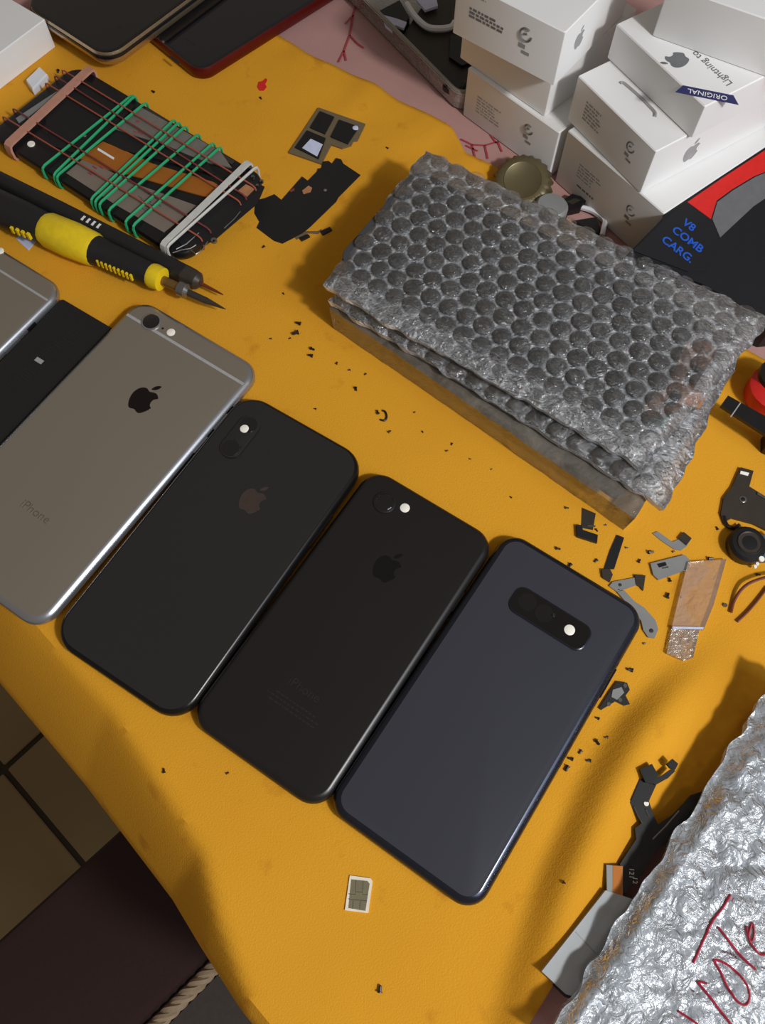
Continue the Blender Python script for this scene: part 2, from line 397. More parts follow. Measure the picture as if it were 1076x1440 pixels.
# ------------------------------------------------------------------ phones
def phone(name, label, x, y, th, w, l, h, r, body_mat, panel_mat, e=2.6, z0=0., inset=2.2):
    T = thing(name, label, 'phone', (x, y, z0), th-pi/2)
    slab(w, l, r, [(e, 0), (e*.3, h*.14), (0, h*.38), (0, h*.6), (e*.3, h*.86), (e*.95, h-.02)], 9).build('body', body_mat, T, True)
    slab(w, l, r, [(e*.95-.05, h-.5), (e*.95, h-.02), (e*1.5, h+.04), (inset+e*.9, h+.06)], 9).build('back_panel', panel_mat, T, True)
    return T
def disc(T, name, px, py, z, r, mat, h=.5, parent=None, n=24):
    v = lat(T, px, py, z); zz = z-FR[T.name][0].z
    return MB().lathe_z([(r, zz-.3), (r, zz+h*.7), (r*.9, zz+h)], v.x, v.y, n).build(name, mat, parent or T, True)
def place_logo(T, px, py, h, size, mat, rot=0):
    v = lat(T, px, py, h); v.z = h-FR[T.name][0].z+.06
    u = Vector((cos(rot), sin(rot), 0)); w = Vector((-sin(rot), cos(rot), 0))
    return onto(logo(size), v, u, w).build('fruit_logo', mat, T)
def place_text(T, s, px, py, h, size, mat, rot=0, name='lettering'):
    v = lat(T, px, py, h); v.z = h-FR[T.name][0].z+.06
    return onto(text(s, size), v, Vector((cos(rot), sin(rot), 0)), Vector((-sin(rot), cos(rot), 0))).build(name, mat, T)
def button(T, x, y0, y1, z, mat, d=.5):
    return MB().box(min(x, x+d), max(x, x+d), y0, y1, z-1.2, z+1.2).build('side_button', mat, T)

# A silver
A = phone('smartphone', 'large grey aluminium phone face down with black fruit logo, left of three black phones', -134.76, 180.36, .994, 77.8, 158.1, 7.1, 10.5, m_alu_edge, m_alu, 3.2)
for sy in (1,):
    y = sy*(79.05-12.5)
    MB().box(-36.6, 36.6, y-.75, y+.75, 7.0, 7.2).build('antenna_line', m_alu_band, A)
disc(A, 'camera_ring', 213, 453, 7.1, 5.0, m_alu_edge, .7); disc(A, 'camera_lens', 213, 453, 7.1, 4.3, m_lens, .95)
disc(A, 'microphone_hole', 229, 462, 7.1, .6, m_black, .25); disc(A, 'flash', 240.5, 467.5, 7.1, 2.1, m_flash, .35)
place_logo(A, 204, 558, 7.1, 17.5, m_logo_dark)
place_text(A, 'iPhone', 50, 720, 7.1, 6.0, m_text_dim)
for y0, y1 in ((40, 50), (25, 35), (55, 60)): button(A, 38.7, y0, y1, 3.6, m_alu_edge, .6)

# B black glass, twin camera
B = phone('smartphone', 'black glass phone with faint brown fruit logo, beside the grey aluminium phone', -74.0, 133.73, 1.02, 70.9, 143.6, 7.7, 13, m_bframe, m_bglass, 2.2)
v = lat(B, 338, 615, 7.7)
cb = slab(10.5, 24, 5.2, [(0, 7.4), (0, 8.6), (.6, 8.9)], 8, v.x, v.y).build('camera_bump', m_bglass, B, True)
for dy in (7.2, -7.4): MB().lathe_z([(4.1, 8.7), (4.1, 9.1), (3.6, 9.15)], v.x, v.y+dy, 20).build('camera_lens', m_lens, cb, True)
disc(B, 'flash', 344, 603, 8.9, 2.1, m_flash, .3, cb)
disc(B, 'microphone_hole', 331, 619, 8.9, .5, m_text_grey, .3, cb); disc(B, 'microphone_hole', 339, 629, 8.9, .6, m_text_grey, .3, cb)
place_logo(B, 357, 700, 7.7, 15.5, m_logo_brown)
for y0, y1 in ((22, 40),): button(B, 35.3, y0, y1, 4, m_bframe)
button(B, -35.3, 14, 24, 4, m_bframe, -.5); button(B, -35.3, 30, 40, 4, m_bframe, -.5)

# C matte black
Cc = phone('smartphone', 'matte black phone with single camera lens, between two other dark phones', -13.9, 97.62, .999, 67.1, 138.3, 7.1, 10.5, m_bmatte, m_bmatte, 3.0)
disc(Cc, 'camera_ring', 541, 707, 7.1, 5.2, m_bmatte, .8); disc(Cc, 'camera_lens', 541, 707, 7.1, 4.2, m_lens, 1.1)
disc(Cc, 'microphone_hole', 557, 712, 7.1, .5, m_black, .2); disc(Cc, 'flash', 569.5, 714.5, 7.1, 2.2, m_flash, .35)
place_logo(Cc, 546, 795, 7.1, 15.5, m_logo_black)
place_text(Cc, 'iPhone', 428, 970, 7.1, 5.6, m_text_grey)
for k, wd in ((0, 20), (1, 26), (2, 22)):
    v = lat(Cc, 416, 990, 7.1)
    mb = MB(); x = -wd/2
    random.seed(k)
    while x < wd/2:
        d = random.uniform(.6, 2.2); mb.box(v.x+x, v.x+x+d, v.y-k*1.9-.3, v.y-k*1.9+.3, 7.1, 7.18); x += d+.6
    mb.build('small_print', m_text_grey, Cc)
button(Cc, 33.4, 30, 40, 3.6, m_bmatte)

# D slate
D = phone('smartphone', 'slate blue phone with wide camera island, at the right end of the row', 46.63, 64.44, .987, 69.9, 142.2, 7.9, 9.5, m_slate_edge, m_slate, 3.4)
a = lat(D, 735, 843, 7.9); b = lat(D, 812, 898, 7.9)
cx, cy = (a.x+b.x)/2, (a.y+b.y)/2; wl = hypot(a.x-b.x, a.y-b.y)+7.5
rim = slab(wl+1.2, 12.8, 4.4, [(0, 7.6), (0, 8.5), (.4, 8.8)], 7, cx, cy).build('camera_island', m_slate_edge, D, True)
slab(wl, 11.6, 3.9, [(0, 8.4), (0, 8.85), (.3, 8.95)], 7, cx, cy).build('island_glass', m_gloss, rim, True)
for px, py in ((742, 847), (765, 863)):
    disc(D, 'camera_lens', px, py, 8.95, 4.0, m_lens, .3, rim)
disc(D, 'flash', 801, 886, 8.95, 2.3, m_flash, .35, rim); disc(D, 'sensor', 778, 865, 8.95, .9, m_text_grey, .3, rim)
button(D, 34.8, 28, 42, 4, m_slate_edge)

# E second grey phone cut by the frame, F battery between
q = at(92, 404, 7.1); th = .985
ex = Vector((sin(th), -cos(th))); ey = Vector((cos(th), sin(th)))
c = Vector((q.x, q.y))-ex*33.5-ey*69.1
Ep = phone('smartphone', 'grey aluminium phone mostly outside the picture, left of the black battery', c.x, c.y, th, 67.1, 138.3, 7.1, 10.5, m_alu_edge, m_alu, 2.4)
for sy in (1, -1): MB().box(-31.5, 31.5, sy*58-.6, sy*58+.6, 7.0, 7.2).build('antenna_line', m_alu_band, Ep)
disc(Ep, 'flash', 0, 353, 7.1, 2.0, m_flash, .35)
v = lat(Ep, -28, 338, 7.1); MB().lathe_z([(4.6, 7), (4.6, 7.9), (4.1, 8)], v.x, v.y, 20).build('camera_lens', m_lens, Ep, True)
place_logo(Ep, -60, 420, 7.1, 15, m_logo_dark)
button(Ep, 33.3, 40, 45.5, 3.6, m_black, .7); button(Ep, 33.3, 24, 34, 3.6, m_alu_edge, .7)
fa, fb = at(85, 418, 4), at(163, 464, 4)
fd = (fb-fa).normalized(); th = atan2(fd.y, fd.x)+pi/2
c = (fa+fb)/2 - Vector((cos(th), sin(th), 0))*58
Ft = thing('phone_battery', 'flat black phone battery between the two grey phones', 'battery', (c.x, c.y, 0), th-pi/2)
slab((fb-fa).length-1.6, 116, 1.5, [(.4, 0), (0, .5), (0, 3.4), (.5, 3.9)], 3).build('cell', m_black_soft, Ft, True)
random.seed(5)
for px, py, n, sz in ((105, 467, 5, 1.5), (88, 482, 4, 1.2), (72, 490, 4, 1.2), (56, 508, 3, 1.6), (42, 522, 4, 1.4), (30, 536, 3, 1.2)):
    v = lat(Ft, px, py, 4); mb = MB()
    for k in range(n):
        x = v.x-5+random.uniform(0, 3); mb.box(x, x+random.uniform(3, 8), v.y-k*1.5-.3, v.y-k*1.5+.3, 3.88, 3.97)
    mb.build('label_print', m_text_grey, Ft)
v = lat(Ft, 55, 507, 4); MB().box(v.x-2.2, v.x+2.2, v.y-1.2, v.y+1.2, 3.88, 4.0).build('label_sticker', m_print_grey, Ft)

# ------------------------------------------------------------------ opened phone wrapped in rubber bands
GZ = 1.4; GH = 8.5
G = thing('opened_phone', 'opened phone showing its battery and boards, wrapped in rubber bands', 'phone', (-143.2, 361, GZ), R(-36.2))
GW, GL = 69, 146
slab(GL, GW, 10, [(2, 0), (.5, 1.2), (0, 3), (0, 5.2), (.8, GH-GZ-.8), (1.8, GH-GZ-.6)], 8).build('housing', m_black, G, True)
GT = GH-GZ-.6
def gpart(name, pts, t, mat, z0=None):
    P = [lat(G, *q, GH) for q in pts]; z = GT-.2 if z0 is None else z0
    return MB().prism([(p.x, p.y) for p in P], z, GT+t).build(name, mat, G)
bt = gpart('battery', [(93, 243), (118, 222), (190, 258), (277, 289), (230, 326), (160, 286)], .45, m_batt)
gpart('copper_strip', [(112, 223), (145, 199), (176, 212), (214, 230), (300, 256), (313, 264), (298, 279), (258, 268), (198, 250), (150, 238)], .7, m_copper)
gpart('shield_plate', [(160, 180), (198, 151), (310, 213), (326, 236), (282, 226), (215, 196), (185, 207)], .8, m_plate)
gpart('logic_board', [(143, 197), (160, 182), (216, 200), (292, 229), (302, 246), (228, 226), (174, 212)], 1.0, m_pcb)
gpart('graphite_sheet', [(60, 152), (120, 113), (190, 148), (158, 181), (112, 218), (72, 204)], .6, m_black_soft)
gpart('top_rail', [(22, 166), (104, 112), (108, 117), (26, 172)], .5, m_greymetal)
gpart('side_rail', [(206, 150), (330, 226), (326, 231), (202, 155)], .6, m_darkmetal)
gpart('lower_board', [(243, 330), (285, 294), (345, 250), (372, 262), (362, 285), (300, 338), (262, 352)], .5, m_pcb)
gpart('connector', [(334, 270), (346, 260), (358, 266), (347, 277)], 1.2, m_innerbrown)
for px, py, r_ in ((301, 339, 1.7), (356, 250, 1.1), (368, 256, 1.1), (362, 262, .9)):
    o = disc(G, 'screw_boss', px, py, GH-.6, r_, m_steel, 1.0); disc(G, 'screw_hole', px, py, GH+.3, r_*.45, m_black, .35, o)
for P in ([(243, 356), (256, 352), (268, 350), (276, 345)], [(268, 352), (276, 358), (284, 353), (292, 340)], [(315, 322), (330, 308), (338, 298)], [(248, 351), (262, 344), (280, 328)]):
    MB().tube([Vector((*lat(G, *q, GH).to_2d(), GT+.9)) for q in P], .35, 5).build('antenna_trace', m_steel, G, True)
disc(G, 'flash', 44, 203, GH-.6, 2.1, m_flash, .7); disc(G, 'sensor', 119, 191, GH, 1.0, m_plate, .5)
MB().add([Vector((*lat(G, *q, GH).to_2d(), GT+.75)) for q in ((138, 208), (161, 222), (160, 225), (137, 211))], [(0, 1, 2, 3)]).build('white_mark', m_white, G)
random.seed(8)
for px, py, m_, n in ((190, 178, m_red_print, 5), (135, 240, m_red_print, 4), (235, 132, m_red_print, 0), (245, 215, m_red_print, 5), (205, 275, m_print_dark, 7), (212, 290, m_print_dark, 4)):
    v = lat(G, px, py, GH); mb = MB()
    for k in range(n):
        x, y = v.x+random.uniform(-4, 4), v.y+random.uniform(-4, 4); mb.box(x, x+random.uniform(1.5, 5), y, y+.7, GT+.3, GT+.95)
    if n: mb.build('label_print', m_, bt)
def band(label, group, p0, p1, r, mat, axis='y', lift=0., flat=1.):
    a, b = lat(G, *p0, GH+.3), lat(G, *p1, GH+.3)
    top = GH-GZ+.55+r+lift; bot = -.35-r*.4
    hs = (GW if axis == 'y' else GL)/2+r*.9
    k0, k1 = (a, b)
    if axis == 'y':
        f = lambda y: a.x+(b.x-a.x)*(y-a.y)/(b.y-a.y)
        mkp = lambda s, z: Vector((f(s), s, z))
    else:
        f = lambda x: a.y+(b.y-a.y)*(x-a.x)/(b.x-a.x)
        mkp = lambda s, z: Vector((s, f(s), z))
    P = []
    for s, z in ((-hs+2.2, top), (-hs*.33, top), (hs*.33, top), (hs-2.2, top), (hs-.6, top-.7), (hs, top-2.4), (hs, 2), (hs-.5, .4), (hs-2.5, bot), (0, bot), (-hs+2.5, bot), (-hs+.5, .4), (-hs, 2), (-hs, top-2.4), (-hs+.6, top-.7)):
        P.append(mkp(s, z)+FR[G.name][0]*0)
    rz = FR[G.name][1]; o = FR[G.name][0]
    ctr = Vector((sum(p.x for p in P)/len(P), 0, 0))
    if flat != 1:
        mb = MB(); offs = [(-r*flat, -r*.5), (r*flat, -r*.5), (r*flat, r*.5), (-r*flat, r*.5)]; rings = []
        m = len(P)
        for i in range(m):
            tdir = (P[(i+1) % m]-P[i-1]).normalized(); side = Vector((1, 0, 0)) if axis == 'y' else Vector((0, 1, 0)); nrm = side.cross(tdir).normalized(); side = tdir.cross(nrm)
            rings.append([P[i]+side*q[0]+nrm*q[1] for q in offs])
        v = [q for g in rings for q in g]; fcs = []
        for k in range(m): fcs += [(k*4+i, k*4+(i+1) % 4, ((k+1) % m)*4+(i+1) % 4, ((k+1) % m)*4+i) for i in range(4)]
        mb.add(v, fcs)
    else:
        mb = MB().tube(P, r, 6, True)
    ob = mb.build('rubber_band', mat, None, True); ob.location = o*S; ob.rotation_euler = (0, 0, rz)
    return tag(ob, label, 'rubber band', group)
ORD = ['first', 'second', 'third', 'fourth', 'fifth', 'sixth', 'seventh', 'eighth', 'ninth']
for i, (p0, p1) in enumerate((((186, 136), (59, 238)), ((189, 138), (78, 246)), ((203, 149), (81, 250)), ((240, 175), (127, 283)), ((248, 178), (132, 287)), ((258, 183), (138, 291)), ((276, 193), (150, 300)), ((297, 206), (171, 318)), ((308, 211), (183, 324)))):
    band('thin green rubber band, %s of nine across the opened phone counting from its camera end' % ORD[i], 'green rubber bands on the opened phone', p0, p1, .75, m_gband, 'y', .15*(i % 3))
for k, (p0, p1) in enumerate((((46, 192), (300, 348)), ((36, 166), (318, 340)), ((88, 134), (330, 282)), ((100, 124), (350, 282)), ((112, 116), (352, 262)))):
    i = k
    band('thin dull red rubber band lengthwise over the opened phone, %s from the soldering iron side' % ORD[k], 'red rubber bands on the opened phone', p0, p1, .45, m_rband if i % 2 else m_oband, 'x', 1.2)
band('broad pink rubber band around the camera end of the opened phone', None, (124, 104), (14, 206), 1.3, m_pband, 'y', .3, 1.9)
band('broad white rubber band around the lower end of the opened phone', None, (350, 233), (233, 346), 1.2, m_wband, 'y', .9, 1.4)
band('narrow white rubber band beside the broad white one', None, (361, 240), (236, 352), .8, m_wband, 'y', 1.6)

# ------------------------------------------------------------------ tools
def tool(name, label, p0, p1, z):
    a, b = at(*p0, z), at(*p1, z); d = b-a
    T = thing(name, label, 'tool', (a.x, a.y, 0), atan2(d.y, d.x)); return T, d.length
T1_, L1 = tool('soldering_iron', 'black soldering iron with yellow grip and metal tip', (-30, 283), (318, 436), 8)
def sx(T, px, py, z=8): return lat(T, px, py, z).x
g0, g1, r0_, r1_ = sx(T1_, 70, 325), sx(T1_, 133, 362), sx(T1_, 214, 393), sx(T1_, 228, 399)
MB().lathe_x([(-40, 8.4), (10, 9.4), (g0-16, 9), (g0-6, 8.3), (g0, 8)], 0, 10.4).build('handle', m_grip, T1_, True)
MB().lathe_x([(g0-1, 8.1), (g0+2, 9.2), ((g0+g1)/2, 9.6), (g1-2, 8.8), (g1, 8)], 0, 10.2).build('grip', m_yellow, T1_, True)
MB().lathe_x([(g1-.5, 8), (g1+6, 6.9), (r0_-6, 6.1), (r0_, 5.8)], 0, 10.2).build('shaft_sleeve', m_grip, T1_, True)
for k in range(9):
    x = g1+6+k*(r0_-g1-14)/8; MB().box(x-.5, x+.5, -7.1, -5.8, 9, 13).build('grip_rib', m_yellow, T1_)
for k in range(4):
    x = g0-15+k*3.6; MB().box(x-.7, x+.7, -9.8, -8.2, 9+k*.3, 13+k*.3).build('grip_rib', m_yellow, T1_)
MB().lathe_x([(r0_-.5, 6), (r0_+1.5, 6.5), (r1_, 6), (r1_+.5, 3)], 0, 10.2).build('collar', m_yellow, T1_, True)
n0, t0 = sx(T1_, 252, 409), sx(T1_, 290, 424)
MB().lathe_x([(r1_-.5, 2.6), (n0, 2.4), (n0+1, 2.2)], 0, 9.6).build('heater_tube', m_brass, T1_, True)
MB().lathe_x([(n0-1, 2.4), (n0, 3.8), (n0+4, 3.8), (n0+5.5, 2)], 0, 9.2).build('nut', m_steel, T1_, True)
MB().lathe_x([(n0+4, 1.9), (t0, 1.7), (L1-2, .5), (L1, .15)], 0, 8.6).build('tip', m_darkmetal, T1_, True)
T2_, L2 = tool('precision_screwdriver', 'slim all-black precision screwdriver lying above the soldering iron', (-40, 233), (313, 412), 7)
e0, e1_ = sx(T2_, 262, 384, 7), sx(T2_, 284, 394, 7)
w0 = sx(T2_, 122, 314, 7)
MB().lathe_x([(-30, 4.2), (20, 4.8), (60, 5.2), (e0-25, 5.2), (e0, 5.0)], 0, 6.4).build('handle', m_grip, T2_, True)
MB().lathe_x([(e0-.5, 5.2), (e0+4, 5.1), (e1_-2, 4.6), (e1_, 2.4)], 0, 6.2).build('ferrule', m_darkmetal, T2_, True)
MB().lathe_x([(e1_-1, 1.0), (L2-4, .7), (L2, .3)], 0, 5.6).build('blade', m_wire, T2_, True)
for k in range(4):
    MB().box(w0+k*3.4-.6, w0+k*3.4+.6, -1.8, 1.2, 11.3, 11.7).build('white_mark', m_white, T2_)

# ------------------------------------------------------------------ small cards and boards near the opened phone
def flat(name, label, cat, pts, t, mat, lift=0.05, group=None):
    """thin traced plate lying on the cloth, one mesh"""
    P = [at(*q, t) for q in pts]; c = sum(P, Vector())/len(P); z = max(ground(c.x, c.y), 0)+lift
    ob = MB().prism([(p.x-c.x, p.y-c.y) for p in P], 0, t).build(name, mat, None, loc=(c.x, c.y, z))
    return tag(ob, label, cat, group)
def group_thing(name, label, cat, px, py, z=0., lift=.05):
    v = at(px, py, z); return thing(name, label, cat, (v.x, v.y, max(0, ground(v.x, v.y))*(1 if z == 0 else 0)+(z if z else 0)+lift))
def fpart(T, name, pts, z0, z1, mat, parent=None):
    P = [lat(T, *q, FR[T.name][0].z+z1) for q in pts]
    return MB().prism([(p.x, p.y) for p in P], z0, z1).build(name, mat, parent or T)
def ftube(T, name, pts, z, r, mat, zs=None, sm_=True):
    P = []
    for i, q in enumerate(pts):
        zz = zs[i] if zs else z
        P.append(lat(T, *q, FR[T.name][0].z+zz))
    return MB().tube(catmull(P, 4, False), r, 6).build(name, mat, T, True)
Lc = group_thing('chip_board', 'small tan circuit board carrying three black chips, one with white square', 'circuit board', 455, 190)
fpart(Lc, 'board', [(448, 151), (514, 174), (503, 197), (497, 198), (494, 204), (481, 208), (466, 203), (452, 230), (406, 214)], 0, 1.0, m_pcb_tan)
fpart(Lc, 'chip', [(450, 156), (470, 164), (457, 188), (436, 179)], 1.0, 1.7, m_black)
fpart(Lc, 'chip', [(477, 168), (505, 178), (489, 202), (465, 192)], 1.0, 1.7, m_black)
ch = fpart(Lc, 'chip', [(432, 183), (458, 194), (448, 223), (415, 207)], 1.0, 1.7, m_black)
fpart(Lc, 'white_square', [(437, 195), (454, 203), (446, 220), (425, 208)], 1.7, 1.8, m_frost, ch)
disc(Lc, 'contact_dot', 500, 180, 1.7, 1.7, m_frost, .3)
Mg = group_thing('graphite_shield', 'black notched graphite sheet lying beside the opened phone', 'shield', 430, 285)
fpart(Mg, 'sheet', [(359, 282), (374, 278), (386, 273), (396, 281), (425, 248), (433, 254), (446, 241), (447, 237), (452, 236), (454, 227), (462, 226), (467, 230), (473, 222), (480, 224), (483, 230), (507, 246), (476, 277), (473, 283), (437, 318), (425, 328), (397, 342), (385, 338), (361, 320), (365, 312), (358, 300)], 0, .5, m_black_soft)
fpart(Mg, 'copper_patch', [(425, 268), (434, 261), (439, 264), (437, 270), (427, 273)], .5, .6, m_innerbrown)
fpart(Mg, 'foil_patch', [(407, 268), (414, 264), (414, 268), (409, 270)], .5, .6, m_rband)
disc(Mg, 'foil_dot', 457.5, 267.5, .5, .9, m_plate, .15)
flat('connector_chip', 'small black connector beside the graphite sheet, closer to the bubble wrap', 'connector', [(451, 325), (464, 319), (467, 323), (454, 330)], 1.2, m_black)
flat('connector_chip', 'small black connector touching the tip of the graphite sheet', 'connector', [(421, 334), (433, 329), (436, 332), (424, 338)], 1.2, m_black)
flat('flex_scrap', 'thin tan flex scrap between the graphite sheet and bubble wrap', 'scrap', [(414, 333), (430, 325), (447, 325), (452, 322), (453, 325), (447, 329), (433, 328), (417, 337)], .3, m_pcb_tan)
flat('tape_scrap', 'clear tape scrap poking out under the soldering iron', 'scrap', [(22, 335), (34, 326), (52, 337), (40, 352)], .5, m_frost)
flat('wax_drop', 'red wax drop on the yellow cloth near the blue-black phone', 'drop', [(362, 122), (364, 115), (369, 114), (374, 110), (376, 112), (373, 118), (375, 122), (371, 127), (365, 127)], .5, m_red)

# SIM card
Sm = group_thing('sim_card', 'small white nano card with metal contacts on the yellow cloth', 'sim card', 505, 1258)
fpart(Sm, 'card', [(492, 1231), (521, 1235), (524, 1239), (518, 1284), (485, 1280)], 0, .7, m_simcard)
pad = fpart(Sm, 'contact_plate', [(494, 1236.5), (517, 1239), (520, 1243), (514, 1281), (490, 1277)], .7, .78, m_sim)
for P in ([(490.5, 1257), (500, 1258), (501, 1254), (510, 1255), (510, 1258), (517.5, 1258)], [(501, 1237.5), (500, 1254)], [(511, 1238.5), (510, 1255)], [(490, 1264), (497, 1265), (496, 1278)], [(497, 1265), (507, 1266), (506, 1279)], [(507, 1266), (516, 1267)]):
    MB().tube([Vector((*lat(Sm, *q, .85).to_2d(), .8)) for q in P], .12, 4).build('contact_groove', m_simline, pad)

# ------------------------------------------------------------------ bubble-wrapped stack
def quad(c, u, v):
    a, b, d, e = c            # far-left, near-left, near-right, far-right
    return (a*(1-v)+b*v)*(1-u)+(e*(1-v)+d*v)*u
def pouch(name, label, px4, ztop, zbot, mat, nu=70, nv=40, droop=4., amp=.6, seed=0., side=3., edge_out=1.2, back=None, pitch=None):
    c = [at(*q, ztop) for q in px4]; ctr = sum(c, Vector())/4
    T = thing(name, label, 'bubble wrap', (ctr.x, ctr.y, zbot))
    def top(u, v):
        p = quad(c, u, v)
        e = min(u*(c[3]-c[0]).length, (1-u)*(c[3]-c[0]).length, v*(c[1]-c[0]).length, (1-v)*(c[1]-c[0]).length)
        z = ztop-droop*(1-sm(e, 0, side*3))+amp*noise.noise(Vector((p.x*.07+seed, p.y*.07, 0)))*(1+.8*(1-sm(e, 0, 14)))
        k = (1-sm(e, 0, 6))*edge_out
        return Vector((p.x+k*noise.noise(Vector((p.x*.12, p.y*.12, seed+4))), p.y+k*noise.noise(Vector((p.x*.12, p.y*.12, seed+9))), z))
    vs = []; fs = []
    for j in range(nv+1):
        for i in range(nu+1): vs.append(top(i/nu, j/nv))
    for j in range(nv):
        for i in range(nu):
            q = j*(nu+1)+i; fs.append((q, q+1, q+nu+2, q+nu+1))
    # side wall and underside
    rim = [i for i in range(nu+1)]+[j*(nu+1)+nu for j in range(1, nv+1)]+[nv*(nu+1)+i for i in range(nu-1, -1, -1)]+[j*(nu+1) for j in range(nv-1, 0, -1)]
    cc = Vector((ctr.x, ctr.y, 0)); o = FR[T.name][0]; m = len(rim)
    ob = mk('front_film', [v-o for v in vs], fs, mat, T, True)
    if pitch:
        LU, LV = (c[3]-c[0]).length, (c[1]-c[0]).length; at_ = ob.data.attributes.new('seam', 'FLOAT', 'POINT'); random.seed(4)
        vals = []
        for j in range(nv+1):
            for i in range(nu+1):
                x, y = i/nu*LU, j/nv*LV; r0 = round((y-pitch*.5)/(pitch*.866)); best = 99
                for rr in (r0-1, r0, r0+1):
                    x0 = pitch*(.55 if rr % 2 else 1.05); xx = x0+round((x-x0)/pitch)*pitch; best = min(best, hypot(x-xx, y-(pitch*.5+rr*pitch*.866)))
                vals.append(sm(best, pitch*.42, pitch*.56))
        at_.data.foreach_set('value', vals)
    b = []; mid = []
    for k in rim:
        p = vs[k]; d = (Vector((p.x, p.y, 0))-cc).normalized(); b.append(p-o); mid.append(Vector((p.x-d.x*1.4, p.y-d.y*1.4, zbot+.15))-o)
    bf = [(k, (k+1) % m, m+(k+1) % m, m+k) for k in range(m)]+[tuple(range(m, 2*m))]
    mk('back_film', b+mid, bf, back or m_wrap_back, T, True)
    return T, c, top, ob
def dome_mesh(r, h):
    prof = [(1, 0), (.96, .35), (.82, .68), (.52, .92), (0, 1.0)]; vs = []; fs = []; n = 12
    for a, b in prof[:-1]:
        for k in range(n): vs.append((r*a*cos(2*pi*k/n), r*a*sin(2*pi*k/n), h*b))
    vs.append((0, 0, h)); t_ = len(vs)-1
    for j in range(3):
        for k in range(n): fs.append((j*n+k, j*n+(k+1) % n, (j+1)*n+(k+1) % n, (j+1)*n+k))
    for k in range(n): fs.append((3*n+k, 3*n+(k+1) % n, t_))
    return vs, fs
def bubbles(T, c, top, pitch, r, h, keep, mat):
    LU, LV = (c[3]-c[0]).length, (c[1]-c[0]).length; o = FR[T.name][0]; proto = None; row = 0; y = pitch*.5
    random.seed(3)
    while y < LV-pitch*.35:
        x = pitch*(.55 if row % 2 else 1.05)
        while x < LU-pitch*.35:
            u, v = x/LU, y/LV
            if keep(u, v):
                p = top(u, v)-o
                if proto is None:
                    vs, fs = dome_mesh(r, h); ob = mk('bubble', vs, fs, mat, T, True); proto = ob
                else:
                    ob = proto.copy(); C.objects.link(ob)
                k = random.uniform(.92, 1.06); ob.location = (p+Vector((0, 0, -.15)))*S; ob.scale = (k, k, random.uniform(.75, 1.1)); ob.rotation_euler = (random.uniform(-.08, .08), random.uniform(-.08, .08), random.uniform(0, 6))
            x += pitch
        y += pitch*.866; row += 1

# lowest clear pouch, middle wrap, top wrap
P0, c0, t0f, _ = pouch('plastic_pouch', 'clear flat plastic pouch at the bottom of the wrapped stack', [(625, 285), (463, 432), (893, 728), (1035, 520)], 17.4, .1, m_wrap_low, 50, 30, .8, .2, 2, 1, .6, m_pouch_back)
P1, c1, t1f, _ = pouch('bubble_wrap_bag', 'bubble wrapped screen in the middle of the stack', [(612, 255), (462, 418), (940, 712), (1050, 480)], 24.8, 18.0, m_wrap, 120, 68, 3.0, .5, 5, 2, 2.0, None, 10.4)
bubbles(P1, c1, t1f, 10.4, 4.7, 1.3, lambda u, v: v > .80 or u > .93, m_bub)
P2, c2, t2f, _ = pouch('bubble_wrap_bag', 'bubble wrapped dark phone screen on top of the stack', [(600, 206), (452, 396), (906, 655), (1090, 446)], 31.8, 25.6, m_wrap, 200, 110, 2.4, .5, 1, 2, 2.2, None, 10.6)
bubbles(P2, c2, t2f, 10.6, 4.9, 1.3, lambda u, v: True, m_bub)
def inner_screen(label, px, z0, h, mat, r=8):
    c = [at(*q, z0+h) for q in px]; ctr = sum(c, Vector())/4
    w = ((c[3]-c[0]).length+(c[2]-c[1]).length)/2; l = ((c[1]-c[0]).length+(c[2]-c[3]).length)/2; d = (c[3]-c[0])+(c[2]-c[1])
    T = thing('phone_screen', label, 'phone screen', (ctr.x, ctr.y, z0), atan2(d.y, d.x))
    slab(w, l, r, [(.3, 0), (0, .3), (0, h-.4), (.4, h)], 6).build('panel', mat, T, True)
    return T, w, l
T, w, l = inner_screen('dark phone screen seen through the top bubble wrap', [(578, 236), (480, 364), (890, 600), (994, 441)], 26.3, 4.0, m_screen)
# its flex tail, board and copper spots at the right end
zt = 30.3
for nm, pts, zz, mt in (('flex_board', [(965, 480), (1008, 492), (980, 540), (955, 575), (915, 588), (905, 572), (940, 540)], 30.7, m_innerbrown),
                        ('flex_tail', [(950, 536), (994, 556), (984, 574), (938, 562)], 29.2, m_innerbrown),
                        ('green_tab', [(920, 572), (946, 578), (934, 602), (912, 594)], 30.5, M('green_film', (110, 140, 128), .4)),
                        ('chip', [(975, 512), (992, 520), (978, 542), (962, 532)], 31.0, m_darkmetal), ('chip', [(948, 548), (960, 556), (946, 574), (934, 566)], 31.0, m_pcb)):
    P = [lat(T, *q, zz) for q in pts]; MB().prism([(p.x, p.y) for p in P], min(zt-1.0, zz-.7)-26.3, zz-26.3).build(nm, mt, T)
v = lat(T, 990, 493, 31); MB().lathe_z([(5.4, 3.2), (5.4, 4.6), (3.4, 4.65), (3.2, 4.3)], v.x, v.y, 20).build('round_motor', M('copper_disc', (226, 176, 138), .35, .5), T, True)
inner_screen('dark phone screen seen through the middle bubble wrap', [(612, 275), (492, 424), (905, 686), (1000, 510)], 19.0, 3.2, m_darkmetal)
inner_screen('dark glass sheet lying in the lowest clear pouch', [(640, 310), (480, 437), (880, 705), (990, 540)], 12.6, 2.2, m_screen, 4)

